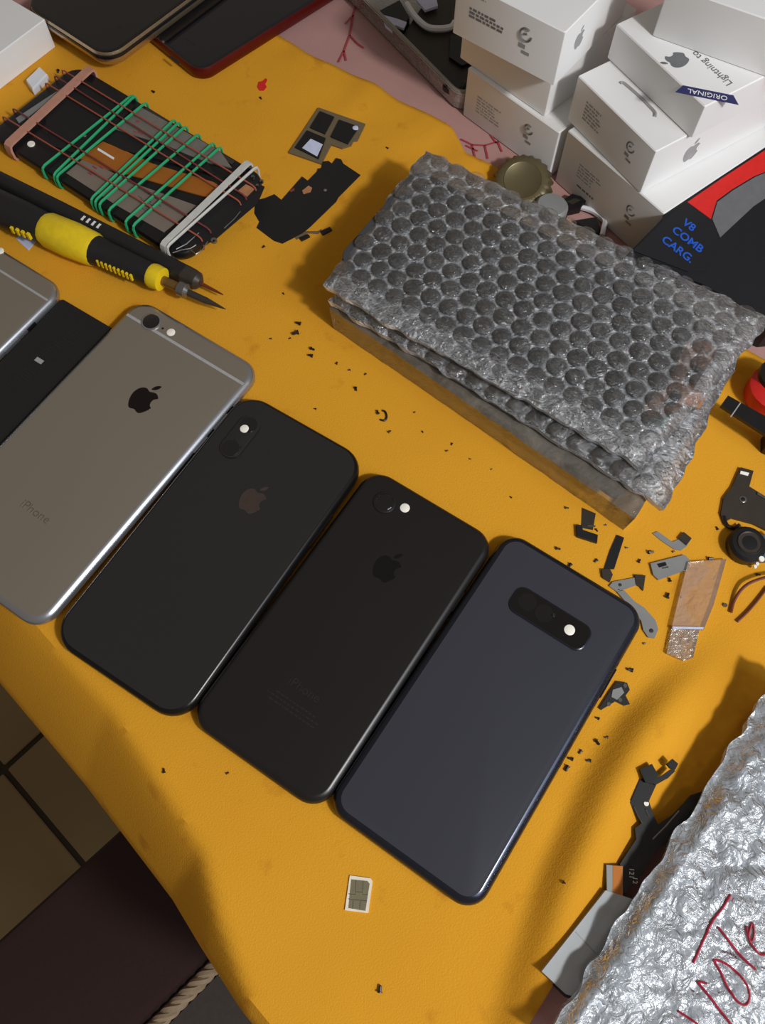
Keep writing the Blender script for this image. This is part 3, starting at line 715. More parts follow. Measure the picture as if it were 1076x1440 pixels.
# ------------------------------------------------------------------ white boxes
U_ = lambda a: Vector((cos(a), sin(a), 0))
def wbox(label, x, y, a, w, d, h, z0):
    """x, y = nearest bottom corner; w runs along angle a, d along a-90"""
    T = thing('product_box', label, 'box', (x, y, z0), a, 'white product boxes')
    # local x = along w, local -y = along d
    b = .5
    MB().loft([[Vector((p[0]+w/2, p[1]-d/2, z)) for p in rrect(w-2*i, d-2*i, .9-i*.6, 2)] for i, z in ((.4, 0), (0, .4), (0, h-.5), (.5, h))]).build('carton', m_white, T, True)
    return T
def face(T, kind, w, d, h):
    """origin, u, v for faces: 'L' = face seen to the left, 'R' = right face, 'T' = top"""
    if kind == 'L': return Vector((w/2, .06, h/2)), Vector((-1, 0, 0)), Vector((0, 0, 1))
    if kind == 'R': return Vector((-.06, -d/2, h/2)), Vector((0, -1, 0)), Vector((0, 0, 1))
    return Vector((w/2, -d/2, h+.03)), Vector((1, 0, 0)), Vector((0, 1, 0))
def lines(T, f, x, y, n, wd, mat, seed=0, hgt=.9, gap=1.9):
    o, u, v = f; random.seed(seed); mb = MB()
    for k in range(n):
        a = x; lim = x+wd*random.uniform(.6, 1)
        while a < lim:
            q = random.uniform(1, 4); mb.box(a, min(a+q, lim), y-k*gap-hgt/2, y-k*gap+hgt/2, 0, .08); a += q+.7
    return onto(mb, o, u, v).build('fine_print', mat, T)
def symbol(T, f, x, y, r, mat):
    o, u, v = f; mb = MB()
    P = [Vector((x+r*cos(a), y+r*sin(a), .05)) for a in [R(60+i*12) for i in range(26)]]
    mb.tube(P, r*.16, 4); mb.tube([Vector((x-r*.4, y, .05)), Vector((x+r*.2, y+r*.2, .05))], r*.16, 4)
    onto(mb, o, u, v).build('round_symbol', mat, T)
    mb2 = MB(); mb2.box(x-r, x+r*.2, y-r*2.3, y-r*1.6, 0, .06); mb2.box(x-r*.3, x+r*1.1, y-r*3.1, y-r*2.6, 0, .06)
    onto(mb2, o, u, v).build('fine_print', m_print_grey, T)
ZP = -1.9
w, d, h = 66.5, 74, 29+1.9
b1 = wbox('white box at the bottom left of the box pile, standing on pink cloth', 90.46, 358.5, R(134.6), w, d, h, ZP)
f = face(b1, 'L', w, d, h); lines(b1, f, -24, 3, 6, 18, m_print_grey, 2); symbol(b1, f, 14, 5, 2.8, m_print_dark)
h1 = ZP+h
b2 = wbox('white box second from the bottom in the left stack, half hidden in shade', 83.3, 369.7, R(135), 62, 66, 27.6, h1+.1)
w, d, h = 62, 66, 29
b3 = wbox('white box on top of the left stack, jutting forward with printed end', 82.1, 358.9, R(142.8), w, d, h, h1+27.9)
f = face(b3, 'L', w, d, h); lines(b3, f, -22, 12, 2, 14, m_print_grey, 3); lines(b3, f, -22, 3, 3, 22, m_print_dark, 4, 1.2); symbol(b3, f, 11, 4, 3.2, m_print_dark)
o, u, v = face(b3, 'R', w, d, h); onto(logo(11), o+u*(-16)+v*2, u, v).build('fruit_logo', m_print_grey, b3)
w, d, h = 70.2, 88, 33+1.7
b7 = wbox('white box at the bottom right of the box pile, beside the red and black carton', 137.4, 301.2, R(128.3), w, d, h, ZP)
f = face(b7, 'L', w, d, h); lines(b7, f, -22, 5, 5, 18, m_print_grey, 5); lines(b7, f, -20, -8, 1, 14, m_print_dark, 6, 1.2); symbol(b7, f, 17, 4, 2.8, m_print_dark)
w, d, h = 59.6, 84, 26.4
b4 = wbox('white box with a grey cable drawn on top, leaning over the lower right box', 126.8, 313.9, R(123.3), w, d, h, 33.0)
f = face(b4, 'L', w, d, h); lines(b4, f, -20, 5, 6, 16, m_print_grey, 7); symbol(b4, f, 15, 4, 2.6, m_print_dark)
T = b4
P = catmull([Vector((*lat(T, *q, 59.6).to_2d(), h+.05)) for q in ((872, 117), (876, 116), (884, 122), (900, 136), (914, 150), (921, 158), (921, 164))], 3, False)
mbb = MB()
mbb.tube(P, .9, 5).build('printed_cable', m_print_grey, T)
o, u, v = face(b4, 'R', w, d, h); onto(logo(13), o+u*(-14)+v*0, u, v).build('fruit_logo', m_print_grey, b4)
w, d, h = 64.5, 72, 15.2+3
b5 = wbox('white cable box with a navy ribbon label, upper right in the pile', 144.45, 322.1, R(122.9), w, d, h, 59.6)
zt5 = 59.6+h
def on_top(T, mb, px, py, z, ux, mat, name):
    v_ = lat(T, px, py, z); v_.z = z-FR[T.name][0].z+.05
    a = lat(T, px, py, z); b = lat(T, px+ux[0], py+ux[1], z); u = (b-a); u.z = 0; u.normalize()
    return onto(mb, v_, u, Vector((-u.y, u.x, 0))).build(name, mat, T)
on_top(b5, logo(13.5, .1), 949, 86, zt5, (-40, -45*.95), m_silverfoil, 'fruit_logo')
on_top(b5, text('Lightning to', 5.4), 1001, 96, zt5, (-48, -42), m_print_dark, 'lettering')
mb = MB().prism([(-14.5, 2.7), (-11.5, -2.7), (11.5, -2.7), (14.5, 2.7)], 0, .1)
rb = on_top(b5, mb, 995, 133, zt5, (-70, -14), m_navy, 'ribbon_label')
on_top(b5, text('ORIGINAL', 4.0, .14), 995, 133, zt5+.08, (-70, -14), m_white, 'lettering')
b6 = wbox('white box on the very top, cut off by the right edge of the picture', 0, 0, 0, 66, 70, 25, 0)
q0 = at(917, 51, zt5); q1 = at(1076, 108, zt5); dd = (q1-q0); aa = atan2(dd.y, dd.x)+pi/2
b6.location = Vector((q0.x, q0.y, zt5+.1))*S; b6.rotation_euler = (0, 0, aa); FR[b6.name] = (Vector((q0.x, q0.y, zt5+.1)), aa)

# white box and block at the top left
w, d, h = 70, 60, 18
wb = wbox('plain white box at the top left corner of the picture', -200.1, 455.6, R(-126.4)+0, w, d, h, 0)
lines(wb, face(wb, 'T', w, d, h), -12, 10, 3, 26, m_print_grey, 9, 2.4, 5)
P = [at(*q, 5) for q in ((36, 112), (56, 93), (66, 103), (45, 125))]; c = sum(P, Vector())/4
ob = MB().loft([[Vector((c.x*0+(p.x-c.x)*k, (p.y-c.y)*k, z)) for p in P] for k, z in ((.94, 0), (1, .6), (1, 4), (.92, 5))]).build('plastic_block', m_white_plastic, None, loc=(c.x, c.y, 0))
tag(ob, 'small white plastic block next to the plain white box', 'block')

# ------------------------------------------------------------------ phones at the top
def upright(name, label, corner, ang, w, l, h, r, rim, glass, z0=0):
    """corner = nearest corner (before rounding); l runs along ang, w along ang+90"""
    a = Vector((cos(ang), sin(ang))); b = Vector((-a.y, a.x)); c = Vector((corner.x, corner.y))+a*l/2+b*w/2
    T = thing(name, label, 'phone', (c.x, c.y, z0), ang)
    slab(l, w, r, [(1.6, 0), (.3, h*.2), (0, h*.45), (0, h*.6), (.5, h*.8), (1.2, h-.3)], 8).build('rim', rim, T, True)
    g = slab(l, w, r, [(1.1, h*.72), (1.0, h-.35), (2.2, h-.02), (3, h)], 8).build('glass', glass, T, True)
    return T
cj = at(157, 103, 8.5)
J = upright('smartphone', 'thick black phone with champagne rim beside the plain white box', cj, R(51.5), 74, 150, 9, 13, m_gold, m_gloss, 8.6)
slab(148.5, 72.5, 12, [(0, 4.4), (-.9, 4.7), (-.9, 6.4), (0, 6.9)], 8).build('side_band', m_black, J, True)
v = lat(J, 168, 36, 17.6); MB().lathe_z([(1.6, 8.9), (1.6, 9.1)], v.x, v.y, 16).build('earpiece_sensor', m_text_grey, J)
ck = at(284, 121, 0)
K = upright('smartphone', 'blue-black glossy phone with dark red rim on the yellow cloth', ck, R(44.5), 76, 150, 8.4, 10, m_redrim, m_bluegloss)
for px, py in ((246, 84), (268, 58)):
    v = lat(K, px, py, 8.4); MB().box(v.x-.7, v.x+.7, v.y-4, v.y+4, 8.3, 8.5).build('speaker_slot', m_text_grey, K)

# ------------------------------------------------------------------ tray of parts behind
tr = [at(*q, 0) for q in ((497, 4), (646, 156))]
dd = tr[0]-tr[1]; an = atan2(dd.y, dd.x)
Tt = thing('parts_tray', 'shallow clear plastic tray behind the white boxes holding dark parts', 'tray', (tr[1].x, tr[1].y, -1.8), an)
TL, TW = 180, -90
def tray_ring(i, z): return [Vector((x+TL/2, y+TW/2, z)) for x, y in rrect(TL-2*i, -TW-2*i, 7, 5)]
MB().loft([tray_ring(1.5, .2), tray_ring(0, 1), tray_ring(-.6, 11), tray_ring(-1.4, 12), tray_ring(1.6, 12), tray_ring(1.2, 10), tray_ring(2.2, 2)]).build('tray_shell', m_tray, Tt, True)
MB().tube(tray_ring(.2, 12), 1.0, 6, True).build('rim_lip', M('worn_clear_plastic', (150, 140, 128), .3), Tt, True)
def tray_item(name, label, cat, pts, z0, z1, mat):
    P = [at(*q, z1) for q in pts]; c = sum(P, Vector())/len(P)
    ob = MB().prism([(p.x-c.x, p.y-c.y) for p in P], 0, z1-z0).build(name, mat, None, loc=(c.x, c.y, z0)); return tag(ob, label, cat)
tray_item('parts_board', 'mottled dark brown board filling the tray', 'circuit board', [(560, 60), (600, 0), (660, -40), (720, 40), (668, 100), (646, 128), (610, 100)], 1.2, 4, m_mot)
tray_item('camera_module', 'black camera module with pale edge in the tray', 'phone part', [(532, 16), (562, 0), (576, 24), (562, 44), (546, 38)], 1.2, 7, m_black)
tray_item('metal_bracket', 'bluish shiny bracket in the tray beside the camera module', 'phone part', [(536, 20), (558, 26), (572, 31), (568, 40), (556, 35), (552, 44), (542, 36)], 7.1, 8.5, m_frost)
tray_item('dark_module', 'small black module at the near end of the tray', 'phone part', [(618, 100), (634, 96), (650, 118), (640, 132), (624, 122)], 4.1, 7, m_black)
tray_item('black_plate', 'black plate leaning among the parts in the tray under the top left box', 'phone part', [(634, 48), (662, 62), (676, 82), (650, 92), (632, 80)], 4.1, 6, m_black)
P = [at(*q, 9) for q in ((572, 0), (584, 18), (600, 32), (616, 35), (634, 33), (640, 26))]; c = P[2].copy()
ob = MB().tube(catmull([p-c for p in P], 4, False), 1.9, 8).build('white_cable', m_white_plastic, None, True, loc=(c.x, c.y, 9)); ob.location.z = .0065
tag(ob, 'white curved cable lying over the tray parts', 'cable')
ob = tray_item('glass_frame', 'small pale framed glass lying by the white cable in the tray', 'phone part', [(586, 0), (612, -10), (616, 8), (598, 14)], 6, 7.6, m_frost)

# ------------------------------------------------------------------ crown cap and clips behind the stack
cc = at(736, 252, 6); Qc = thing('bottle_cap', 'tarnished crown bottle cap between bubble wrap and white boxes', 'bottle cap', (cc.x, cc.y, 1.5))
Qc.rotation_euler = (R(18), R(-6), 0)
rings = []
for rr, z, fl_ in ((16.2, 0, 1.1), (15.9, 2, 1.0), (15, 4.6, .35), (13.6, 6, 0), (11, 6.5, 0), (4, 6.4, 0)):
    rings.append([Vector(((rr+fl_*cos(21*2*pi*k/126))*cos(2*pi*k/126), (rr+fl_*cos(21*2*pi*k/126))*sin(2*pi*k/126), z)) for k in range(126)])
MB().loft(rings, False, True).build('crown', m_olive, Qc, True)
MB().lathe_z([(10.4, 6.3), (10.2, 6.8), (9.8, 6.5)], 0, 0, 32).build('stamped_ring', m_olive, Qc, True)
gk = at(775, 293, 5); Gk = thing('metal_bushing', 'smooth grey metal bushing beside the bottle cap', 'bushing', (gk.x, gk.y, -1.6))
MB().lathe_z([(8, 0), (9, 1), (9, 8), (7.6, 9.6), (3, 10)], 0, 0, 24).build('bushing_body', m_greymetal, Gk, True)
MB().lathe_z([(9.3, 3), (9.6, 3.5), (9.3, 4)], 0, 0, 24).build('groove_ring', m_darkmetal, Gk, True)
Ck = group_thing('wire_clip', 'black clip with white jaws by the foot of the white boxes', 'clip', 800, 292, 0); Ck.location.z = -.0017
fpart(Ck, 'clip_body', [(786, 282), (806, 269), (828, 276), (818, 288), (800, 292), (794, 300)], 0, 4.5, m_black)
fpart(Ck, 'clip_hole', [(798, 280), (810, 275), (818, 278), (806, 284)], 4.5, 4.7, m_darkmetal)
fpart(Ck, 'white_jaw', [(770, 288), (778, 283), (792, 291), (788, 301), (772, 293)], 0, 4, m_white_plastic)
ftube(Ck, 'white_arm', [(818, 288), (832, 292), (846, 300), (852, 308), (850, 318), (848, 328)], 2.2, 1.5, m_white_plastic)
tri = tag(MB().prism([(at(*q, 1).x-at(835, 312, 1).x, at(*q, 1).y-at(835, 312, 1).y) for q in ((808, 308), (840, 303), (848, 330))], 0, 1.5).build('black_sheet', m_black_soft, None, loc=(at(835, 312, 1).x, at(835, 312, 1).y, -1.7)), 'triangular black sheet scrap behind the bubble wrap', 'scrap')

# ------------------------------------------------------------------ red and black charger carton
pA, pB, pC = at(938, 300, 33), at(1092, 199, 33), at(950, 372, 28.5)
PN = (pB-pA).cross(pC-pA).normalized()
def at_pl(px, py, off=0.):
    d = FW + RT*((px-W_PX/2)/F_PX) - UP*((py-H_PX/2)/F_PX); o = Vector((0, 0, CAM_H)); P0 = pA+PN*off*(1 if PN.z > 0 else -1)
    return o+d*((P0-o).dot(PN)/d.dot(PN))
NZ = PN*(1 if PN.z > 0 else -1)
cb_ = at_pl(990, 330); bx = thing('charger_carton', 'black and red charger carton with blue lettering right of the white boxes', 'box', (cb_.x, cb_.y, -1.7))
def cpart(name, pts, o0, o1, mat, floor=False):
    t_ = [loc(bx, at_pl(*q, o1)) for q in pts]; n = len(t_)
    b_ = [Vector((p.x, p.y, 0)) if floor else p-NZ*(o1-o0) for p in t_]
    return MB().add(b_+t_, [tuple(range(n))[::-1], tuple(range(n, 2*n))]+[(i, (i+1) % n, n+(i+1) % n, n+i) for i in range(n)]).build(name, mat, bx)
cpart('carton', [(880, 360), (938, 300), (1010, 252), (1092, 199), (1220, 250), (1240, 450), (1090, 454), (985, 398)], 0, 0, m_blackcard, True)
cpart('red_panel', [(967, 284), (1015, 251), (1090, 202), (1120, 214), (1100, 232), (1060, 248), (1030, 266), (1008, 282), (1000, 308)], 0, .15, m_red)
cpart('grey_picture', [(1002, 308), (1009, 284), (1032, 267), (1062, 249), (1100, 233), (1140, 230), (1110, 256), (1060, 290), (1030, 318), (1013, 334)], 0, .15, m_greycard)
cpart('text_flap', [(890, 352), (940, 303), (964, 287), (1008, 321), (1011, 334), (990, 380), (968, 382)], 0, .7, m_blackcard)
for s_, px, py, sz in (('V8', 969, 317, 6.0), ('COMB', 967, 337, 6.2), ('CARG.', 953, 351, 6.2)):
    o_t = loc(bx, at_pl(px, py, .75)); u_t = (at_pl(px+41, py+31, .75)-at_pl(px, py, .75)).normalized()
    onto(text(s_, sz, .12, .14), o_t, u_t, NZ.cross(u_t)).build('lettering', m_bluetext, bx)

# black strip and red piece on the right
sp = thing('cable_strip', 'flat black strip reaching out from the bubble wrap at the right edge', 'strip', (*at(1045, 590, 14).to_2d(), 0))
fpart(sp, 'strip', [(1014, 570), (1024, 556), (1100, 598), (1100, 626)], 12, 14, m_black)
fpart(sp, 'white_line', [(1027, 586), (1041, 566), (1042.5, 566.6), (1028.5, 586.8)], 14, 14.1, m_print_grey)
fpart(sp, 'strip_foot', [(1085, 600), (1105, 602), (1105, 630), (1085, 620)], 0, 12, m_black)
rp = thing('red_capsule', 'red and black rounded piece at the right edge above the black strip', 'part', (*at(1082, 545, 10).to_2d(), 0))
MB().lathe_z([(11, 0), (13, 2), (13, 10), (9, 13)], 4, 0, 24).build('red_shell', m_red, rp, True)
MB().lathe_z([(10, 13), (9.5, 15), (5, 15.5)], 4, 4, 24).build('black_cap', m_black, rp, True)

# ------------------------------------------------------------------ loose metal parts on the right
def gz(px, py): v = at(px, py); return ground(v.x, v.y)
br = group_thing('metal_bracket', 'dark metal bracket with one hole at the right edge of the cloth', 'bracket', 1045, 705)
fpart(br, 'plate', [(1042, 657), (1060, 662), (1054, 684), (1090, 706), (1078, 745), (1060, 736), (1030, 728), (1018, 734), (1014, 722), (1018, 700), (1030, 684)], 0, 1.6, m_darkmetal)
disc(br, 'hole_ring', 1045, 702, 1.6, 1.7, m_steel, .3); disc(br, 'hole', 1045, 702, 1.9, 1.0, m_black, .1)
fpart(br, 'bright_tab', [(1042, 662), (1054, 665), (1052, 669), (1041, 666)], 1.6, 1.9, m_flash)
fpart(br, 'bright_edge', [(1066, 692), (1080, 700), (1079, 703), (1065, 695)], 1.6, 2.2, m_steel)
ftube(br, 'wire_loop', [(1018, 726), (1022, 738), (1032, 743), (1040, 738)], 1.2, .9, m_black)
co = group_thing('vibration_motor', 'black round motor with silver contacts below the dark bracket', 'motor', 1056, 765)
v = lat(co, 1056, 762, 8)
MB().lathe_z([(8, 0), (8.6, 1), (8.6, 5), (7.4, 6.5), (2.5, 7)], v.x, v.y, 24).build('motor_can', m_black, co, True)
MB().lathe_z([(5.6, 6.6), (5.3, 7.3), (4.8, 6.9)], v.x, v.y, 24).build('motor_ring', m_darkmetal, co, True)
fpart(co, 'motor_tail', [(1036, 765), (1050, 772), (1064, 782), (1058, 791), (1040, 780), (1030, 772)], 0, 2.5, m_darkmetal)
fpart(co, 'blue_connector', [(1066, 754), (1090, 750), (1090, 785), (1068, 786)], 0, 6, M('blue_grey_plastic', (70, 92, 112), .35))
for px, py, r_ in ((1071, 786, 1.3), (1065, 793, .8), (1062, 797, .8)): disc(co, 'solder_dot', px, py, 6.1 if r_ > 1 else 2.5, r_, m_flash, .5)
pl = group_thing('shield_lid', 'small rectangular grey shield lid with dark slot', 'shield', 943, 797)
fpart(pl, 'lid', [(915, 792), (963, 780), (970, 787), (969, 800), (926, 815), (919, 808)], 0, 1.2, m_greymetal)
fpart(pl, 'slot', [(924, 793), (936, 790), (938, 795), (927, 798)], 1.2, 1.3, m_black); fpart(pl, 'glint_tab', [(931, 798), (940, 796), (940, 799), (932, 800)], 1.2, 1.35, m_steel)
fx = group_thing('flex_strip', 'bent olive flex strip with dark connector above the shield lid', 'flex cable', 945, 765)
fpart(fx, 'strip', [(918, 750), (925, 747), (946, 762), (955, 758), (962, 748), (973, 757), (966, 768), (958, 774), (948, 772), (930, 760)], 0, .6, m_greymetal)
fpart(fx, 'connector', [(955, 757), (962, 748), (973, 757), (966, 766)], .6, 1.6, m_darkmetal)
fx = group_thing('flex_strip', 'black flex strip standing out from the stack corner toward the slate phone', 'flex cable', 862, 780)
fpart(fx, 'strip', [(868, 752), (878, 756), (864, 800), (850, 800), (858, 775)], 0, .7, m_flexblack); fpart(fx, 'end_clip', [(846, 800), (858, 800), (862, 808), (858, 818), (848, 812)], 0, 1.4, m_darkmetal)
fx = group_thing('flex_strip', 'short striped flex connector under the near edge of the wrapped stack', 'flex cable', 827, 742)
fpart(fx, 'strip', [(819, 714), (838, 722), (834, 745), (818, 742)], 0, .6, m_darkmetal); fpart(fx, 'connector', [(811, 738), (818, 738), (820, 745), (841, 752), (840, 763), (818, 756), (812, 754)], .3, 2.0, m_flexblack)
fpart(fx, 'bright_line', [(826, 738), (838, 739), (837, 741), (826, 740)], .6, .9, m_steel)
fx = group_thing('metal_strip', 'pale grey metal strip pointing to the shield lid', 'bracket', 880, 822)
fpart(fx, 'strip', [(857, 824), (862, 818), (894, 812), (897, 822), (868, 832)], 0, .9, m_greymetal); fpart(fx, 'dark_end', [(893, 808), (908, 809), (907, 816), (905, 830), (900, 824), (895, 822)], 0, 1.3, m_darkmetal); disc(fx, 'hole', 872, 822.5, .9, .8, m_darkmetal, .1)
fx = group_thing('metal_strip', 'curved grey metal strip beside the corner of the slate phone', 'bracket', 897, 862)
fpart(fx, 'strip', [(868, 832), (878, 830), (893, 846), (906, 854), (922, 872), (926, 885), (921, 897), (912, 896), (905, 886), (902, 873), (892, 858), (880, 846)], 0, 1.0, m_greymetal); disc(fx, 'hole', 916, 887, 1.0, 1.0, m_darkmetal, .1)
cl = group_thing('plastic_strip', 'clear plastic pull strip lying on the cloth at the right', 'strip', 980, 855)
fpart(cl, 'sleeve', [(968, 790), (1022, 786), (1004, 850), (990, 885), (945, 882), (955, 840)], 0, 2.2, m_clear)
fpart(cl, 'tab', [(945, 884), (984, 884), (975, 925), (962, 929), (938, 918)], 0, 1.8, film('clear_tab', .15, .3, (228, 222, 212), .15))
fpart(cl, 'fold_line', [(946, 881), (990, 882), (989, 885), (946, 884)], 2.2, 2.4, m_frost)
wr = group_thing('wire_pair', 'two thin brown wires curving in from the right edge', 'wire', 1050, 840)
ftube(wr, 'wire', [(1028, 861), (1032, 846), (1042, 830), (1056, 819), (1080, 811), (1100, 808)], 2, .75, m_wire, [.8, 1, 2.5, 4, 5, 5])
ftube(wr, 'wire', [(1037, 874), (1050, 862), (1064, 846), (1080, 825)], 1, .6, m_wire)
disc(wr, 'solder_tip', 1020, 851, .6, .9, m_steel, .5)
fx = group_thing('contact_board', 'small dark contact board by the right side of the slate phone', 'circuit board', 866, 978)
fpart(fx, 'board', [(868, 958), (882, 960), (886, 970), (880, 978), (886, 990), (878, 992), (866, 986), (846, 998), (843, 996), (858, 972)], 0, 1.2, m_pcb)
fpart(fx, 'foil', [(862, 970), (874, 966), (878, 974), (868, 984), (860, 980)], 1.2, 1.5, m_greymetal)
for px, py in ((872, 984), (856, 990), (879, 964)): disc(fx, 'contact_pad', px, py, 1.2, .9, m_steel, .3)

# ------------------------------------------------------------------ lower right: flex cable, panel, wrapped bag
def fpart_z(T, name, pts, zs, t, mat):
    """traced ribbon whose top follows given heights"""
    o = FR[T.name][0]; P = [lat(T, q[0], q[1], z) for q, z in zip(pts, zs)]; n = len(P)
    return MB().add([p-Vector((0, 0, t)) for p in P]+P, [tuple(range(n))[::-1], tuple(range(n, 2*n))]+[(i, (i+1) % n, n+(i+1) % n, n+i) for i in range(n)]).build(name, mat, T)
v = at(905, 1150, 9); gzz = ground(v.x, v.y)
fc = thing('flex_cable', 'branching black flex cable sticking out beside the marked bubble wrap', 'flex cable', (v.x, v.y, gzz+.2))
zf = gzz
def fz(pts, dz=3.): return [dz+zf]*len(pts)
for nm, pts, dz, mt in (('ribbon', [(884, 1125), (892, 1119), (906, 1120), (912, 1124), (920, 1148), (926, 1160), (946, 1146), (962, 1130), (972, 1118), (990, 1112), (978, 1140), (948, 1178), (924, 1196), (902, 1230), (880, 1256), (872, 1256), (872, 1215), (895, 1180), (893, 1165), (902, 1158)], 2.6, m_flexblack),
                        ('neck', [(900, 1096), (914, 1092), (924, 1102), (912, 1128), (888, 1126)], 3.4, m_flexblack),
                        ('connector', [(900, 1082), (917, 1074), (926, 1090), (918, 1102), (908, 1100)], 5.5, m_black),
                        ('arm', [(914, 1098), (932, 1090), (946, 1080), (950, 1084), (940, 1094), (922, 1104)], 4.8, m_flexblack),
                        ('arm_tip', [(938, 1074), (946, 1067), (954, 1074), (950, 1082), (943, 1080)], 6.0, m_black),
                        ('gold_contact', [(862, 1217), (876, 1218), (876, 1262), (862, 1260)], 4.0, m_copper),
                        ('steel_contact', [(853, 1216), (863, 1217), (863, 1260), (854, 1259)], 3.9, m_greymetal)):
    fpart_z(fc, nm, pts, fz(pts, dz), 1.2 if nm == 'ribbon' else 1.6, mt)
for P in ([(892, 1134), (898, 1148), (904, 1158)], [(908, 1138), (913, 1148)], [(918, 1180), (936, 1162), (955, 1140)]):
    MB().tube([lat(fc, *q, zf+2.75) for q in P], .3, 5).build('bright_trace', m_steel, fc)
MB().lathe_z([(1, 2.5), (1, 2.9)], lat(fc, 909, 1130, zf+2.8).x, lat(fc, 909, 1130, zf+2.8).y, 12).build('solder_dot', m_flash, fc)
on_top(fc, text('121', 2.6), 888, 1228, zf+2.7, (0, 20), m_white, 'lettering')
on_top(fc, text('12', 2.6), 893, 1238, zf+2.7, (0, 20), m_white, 'lettering')

v = at(840, 1330, 10); pz = 5.0
lp = thing('lcd_panel', 'pale grey display panel partly under the marked bubble wrap', 'phone screen', (v.x, v.y, pz))
fpart(lp, 'panel', [(852, 1252), (762, 1366), (796, 1398), (900, 1430), (1000, 1300)], 1.0, 4.2, m_panel)
fpart(lp, 'dark_backing', [(852, 1254), (760, 1368), (794, 1402), (900, 1436), (1000, 1304)], 0, 1.0, m_flexblack)
fpart(lp, 'seam_line', [(810, 1310), (838, 1340), (837, 1341), (809, 1311)], 4.2, 4.25, m_greymetal)

VQ = [(1110, 935), (768, 1462), (1010, 1700), (1500, 1180)]
def vzt(): return 19.0
Vb, cV, tV, vfilm = pouch('bubble_wrap_bag', 'crumpled bubble wrap bag with red handwriting at the lower right', VQ, 22, 10.6, m_wrap_thick, 150, 150, 5, 1.5, 7, 3, 2)
# crumple the film with pressed bubbles and creases
me = vfilm.data; o_ = FR[Vb.name][0]
def vbump(x, y):
    hx = x/10.5; hy = y/9.1; r_ = round(hy); cx_ = round(hx-.5*(r_ % 2))+.5*(r_ % 2); d = hypot((hx-cx_)*10.5, (hy-r_)*9.1)
    b = 1.1*(1-min(1, d/4.8)**2)
    cr = abs(noise.noise(Vector((x*.10, y*.13, 2))))+.6*abs(noise.noise(Vector((x*.22, y*.27, 6))))
    return b*(.55+.5*noise.noise(Vector((x*.05, y*.05, 3)))) - 1.7*cr
for vx in me.vertices:
    if vx.co.z > .004: vx.co.z += vbump(vx.co.x/S+o_.x, vx.co.y/S+o_.y)*S
T, w, l = inner_screen('pale boxed screen inside the marked bubble wrap bag', [(1100, 990), (850, 1400), (1030, 1590), (1380, 1210)], 12.2, 4, m_greymetal, 5)
def stroke(pts):
    P = []
    for q in catmull([Vector(p) for p in pts], 5, False):
        p = at(q[0], q[1], 21.5); p.z = 22.25+.9*noise.noise(Vector((p.x*.07+7, p.y*.07, 0)))+vbump(p.x, p.y)*.8; P.append(p-o_)
    mb = MB().tube(P, .45, 6); return mb.build('marker_stroke', m_redink, Vb, True)
stroke([(1027, 1258), (1014, 1278), (1000, 1298), (988, 1322), (974, 1354)])
stroke([(1010, 1304), (1022, 1320), (1035, 1336), (1047, 1350), (1061, 1363)])
stroke([(1049, 1302), (1053, 1318), (1058, 1322), (1060, 1310), (1057, 1298), (1053, 1316), (1060, 1332), (1070, 1342), (1082, 1340)])
stroke([(1006, 1354), (1003, 1350), (1014, 1352), (1030, 1362), (1046, 1380), (1052, 1398), (1048, 1412), (1036, 1408), (1024, 1390), (1014, 1370), (1004, 1352)])
stroke([(994, 1383), (982, 1381), (990, 1392), (1004, 1410), (1024, 1436), (1034, 1450)])
stroke([(954, 1422), (966, 1430), (980, 1440), (990, 1450)])

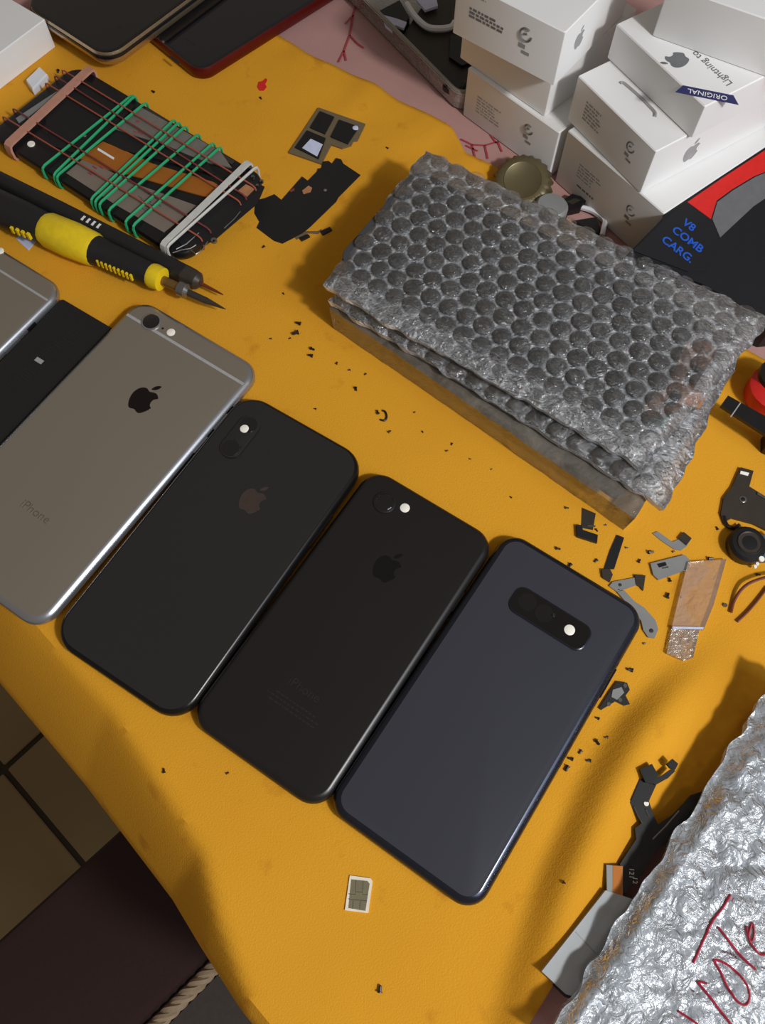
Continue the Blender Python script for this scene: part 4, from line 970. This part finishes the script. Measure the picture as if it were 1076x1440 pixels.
# ------------------------------------------------------------------ loose screws and crumbs
def screw_mesh(name, L, rh, rs, mat):
    mb = MB(); mb.lathe_x([(0, rh), (.5, rh), (.52, rs), (L, rs), (L+.3, rs*.4)], 0, rh, 8); return mb.build(name, mat, None, True)
SPOTS = [(423, 456, 1.3), (420, 468, 1.6), (437, 490, 1.1), (440, 501, 1.2), (382, 476, .6), (409, 475, .6), (473, 512, .7), (493, 520, .6), (515, 525, .6), (500, 545, 1), (546, 608, .8), (532, 582, 1.0), (582, 580, .5), (594, 606, .5), (636, 623, .6), (627, 634, .6),
         (795, 714, .8), (782, 771, 1.0), (803, 793, 1.1), (840, 787, .9), (898, 791, .9), (912, 777, 1.2), (853, 738, .6), (946, 776, .6), (938, 841, 1.2), (958, 841, .5), (905, 905, .6), (890, 943, 1.2), (843, 1011, .8), (838, 1041, 1.1), (855, 1037, .7), (818, 1055, .9), (831, 1070, .9), (799, 1077, 1.2), (806, 1068, 1.0), (943, 818, .9), (996, 786, 1.2), (1064, 808, .9), (838, 744, .7), (884, 848, .7), (1010, 745, .8),
         (534, 1396, 1.2), (231, 1087, .9), (318, 1088, .6), (82, 99, 1.1), (217, 130, 1.0), (366, 137, .8), (546, 209, .8), (384, 336, .6), (398, 412, .6), (880, 770, .6), (870, 830, .8), (787, 1240, .8), (445, 575, .6), (660, 645, .5), (720, 700, .6), (690, 660, .5), (372, 346, .8)]
random.seed(11)
pr = None
for px, py, k in SPOTS:
    v = at(px, py, .5); g = ground(v.x, v.y)
    if pr is None: pr = screw_mesh('screw', 2.6, 1.0, .6, m_black); ob = pr
    else: ob = pr.copy(); C.objects.link(ob)
    ob.location = Vector((v.x, v.y, g-.08))*S; ob.scale = (k*.72, k*.8, k*.8); ob.rotation_euler = (0, 0, random.uniform(0, 6.28))
    if px < 660 and 430 < py < 720 or 600 < px < 800 and py < 735: wh = 'between the wrapped stack and the row of phones'
    elif px > 770 and 735 <= py < 930: wh = 'among the metal strips right of the slate phone'
    elif px > 770: wh = 'along the lower right side of the slate phone'
    elif py > 1000: wh = 'on the bare cloth below the row of phones'
    else: wh = 'near the opened phone'
    tag(ob, 'tiny black loose screw '+wh, 'screw', 'loose screws '+wh)
P = [at(*q, .6) for q in ((535, 590), (541, 591), (544, 586), (542, 579), (538, 577))]; c = P[0].copy()
ob = MB().tube(catmull([p-c for p in P], 4, False), .5, 6).build('spring_clip', m_black, None, True, loc=(c.x, c.y, .4)); tag(ob, 'tiny curved black clip on the cloth below the wrapped stack', 'clip')
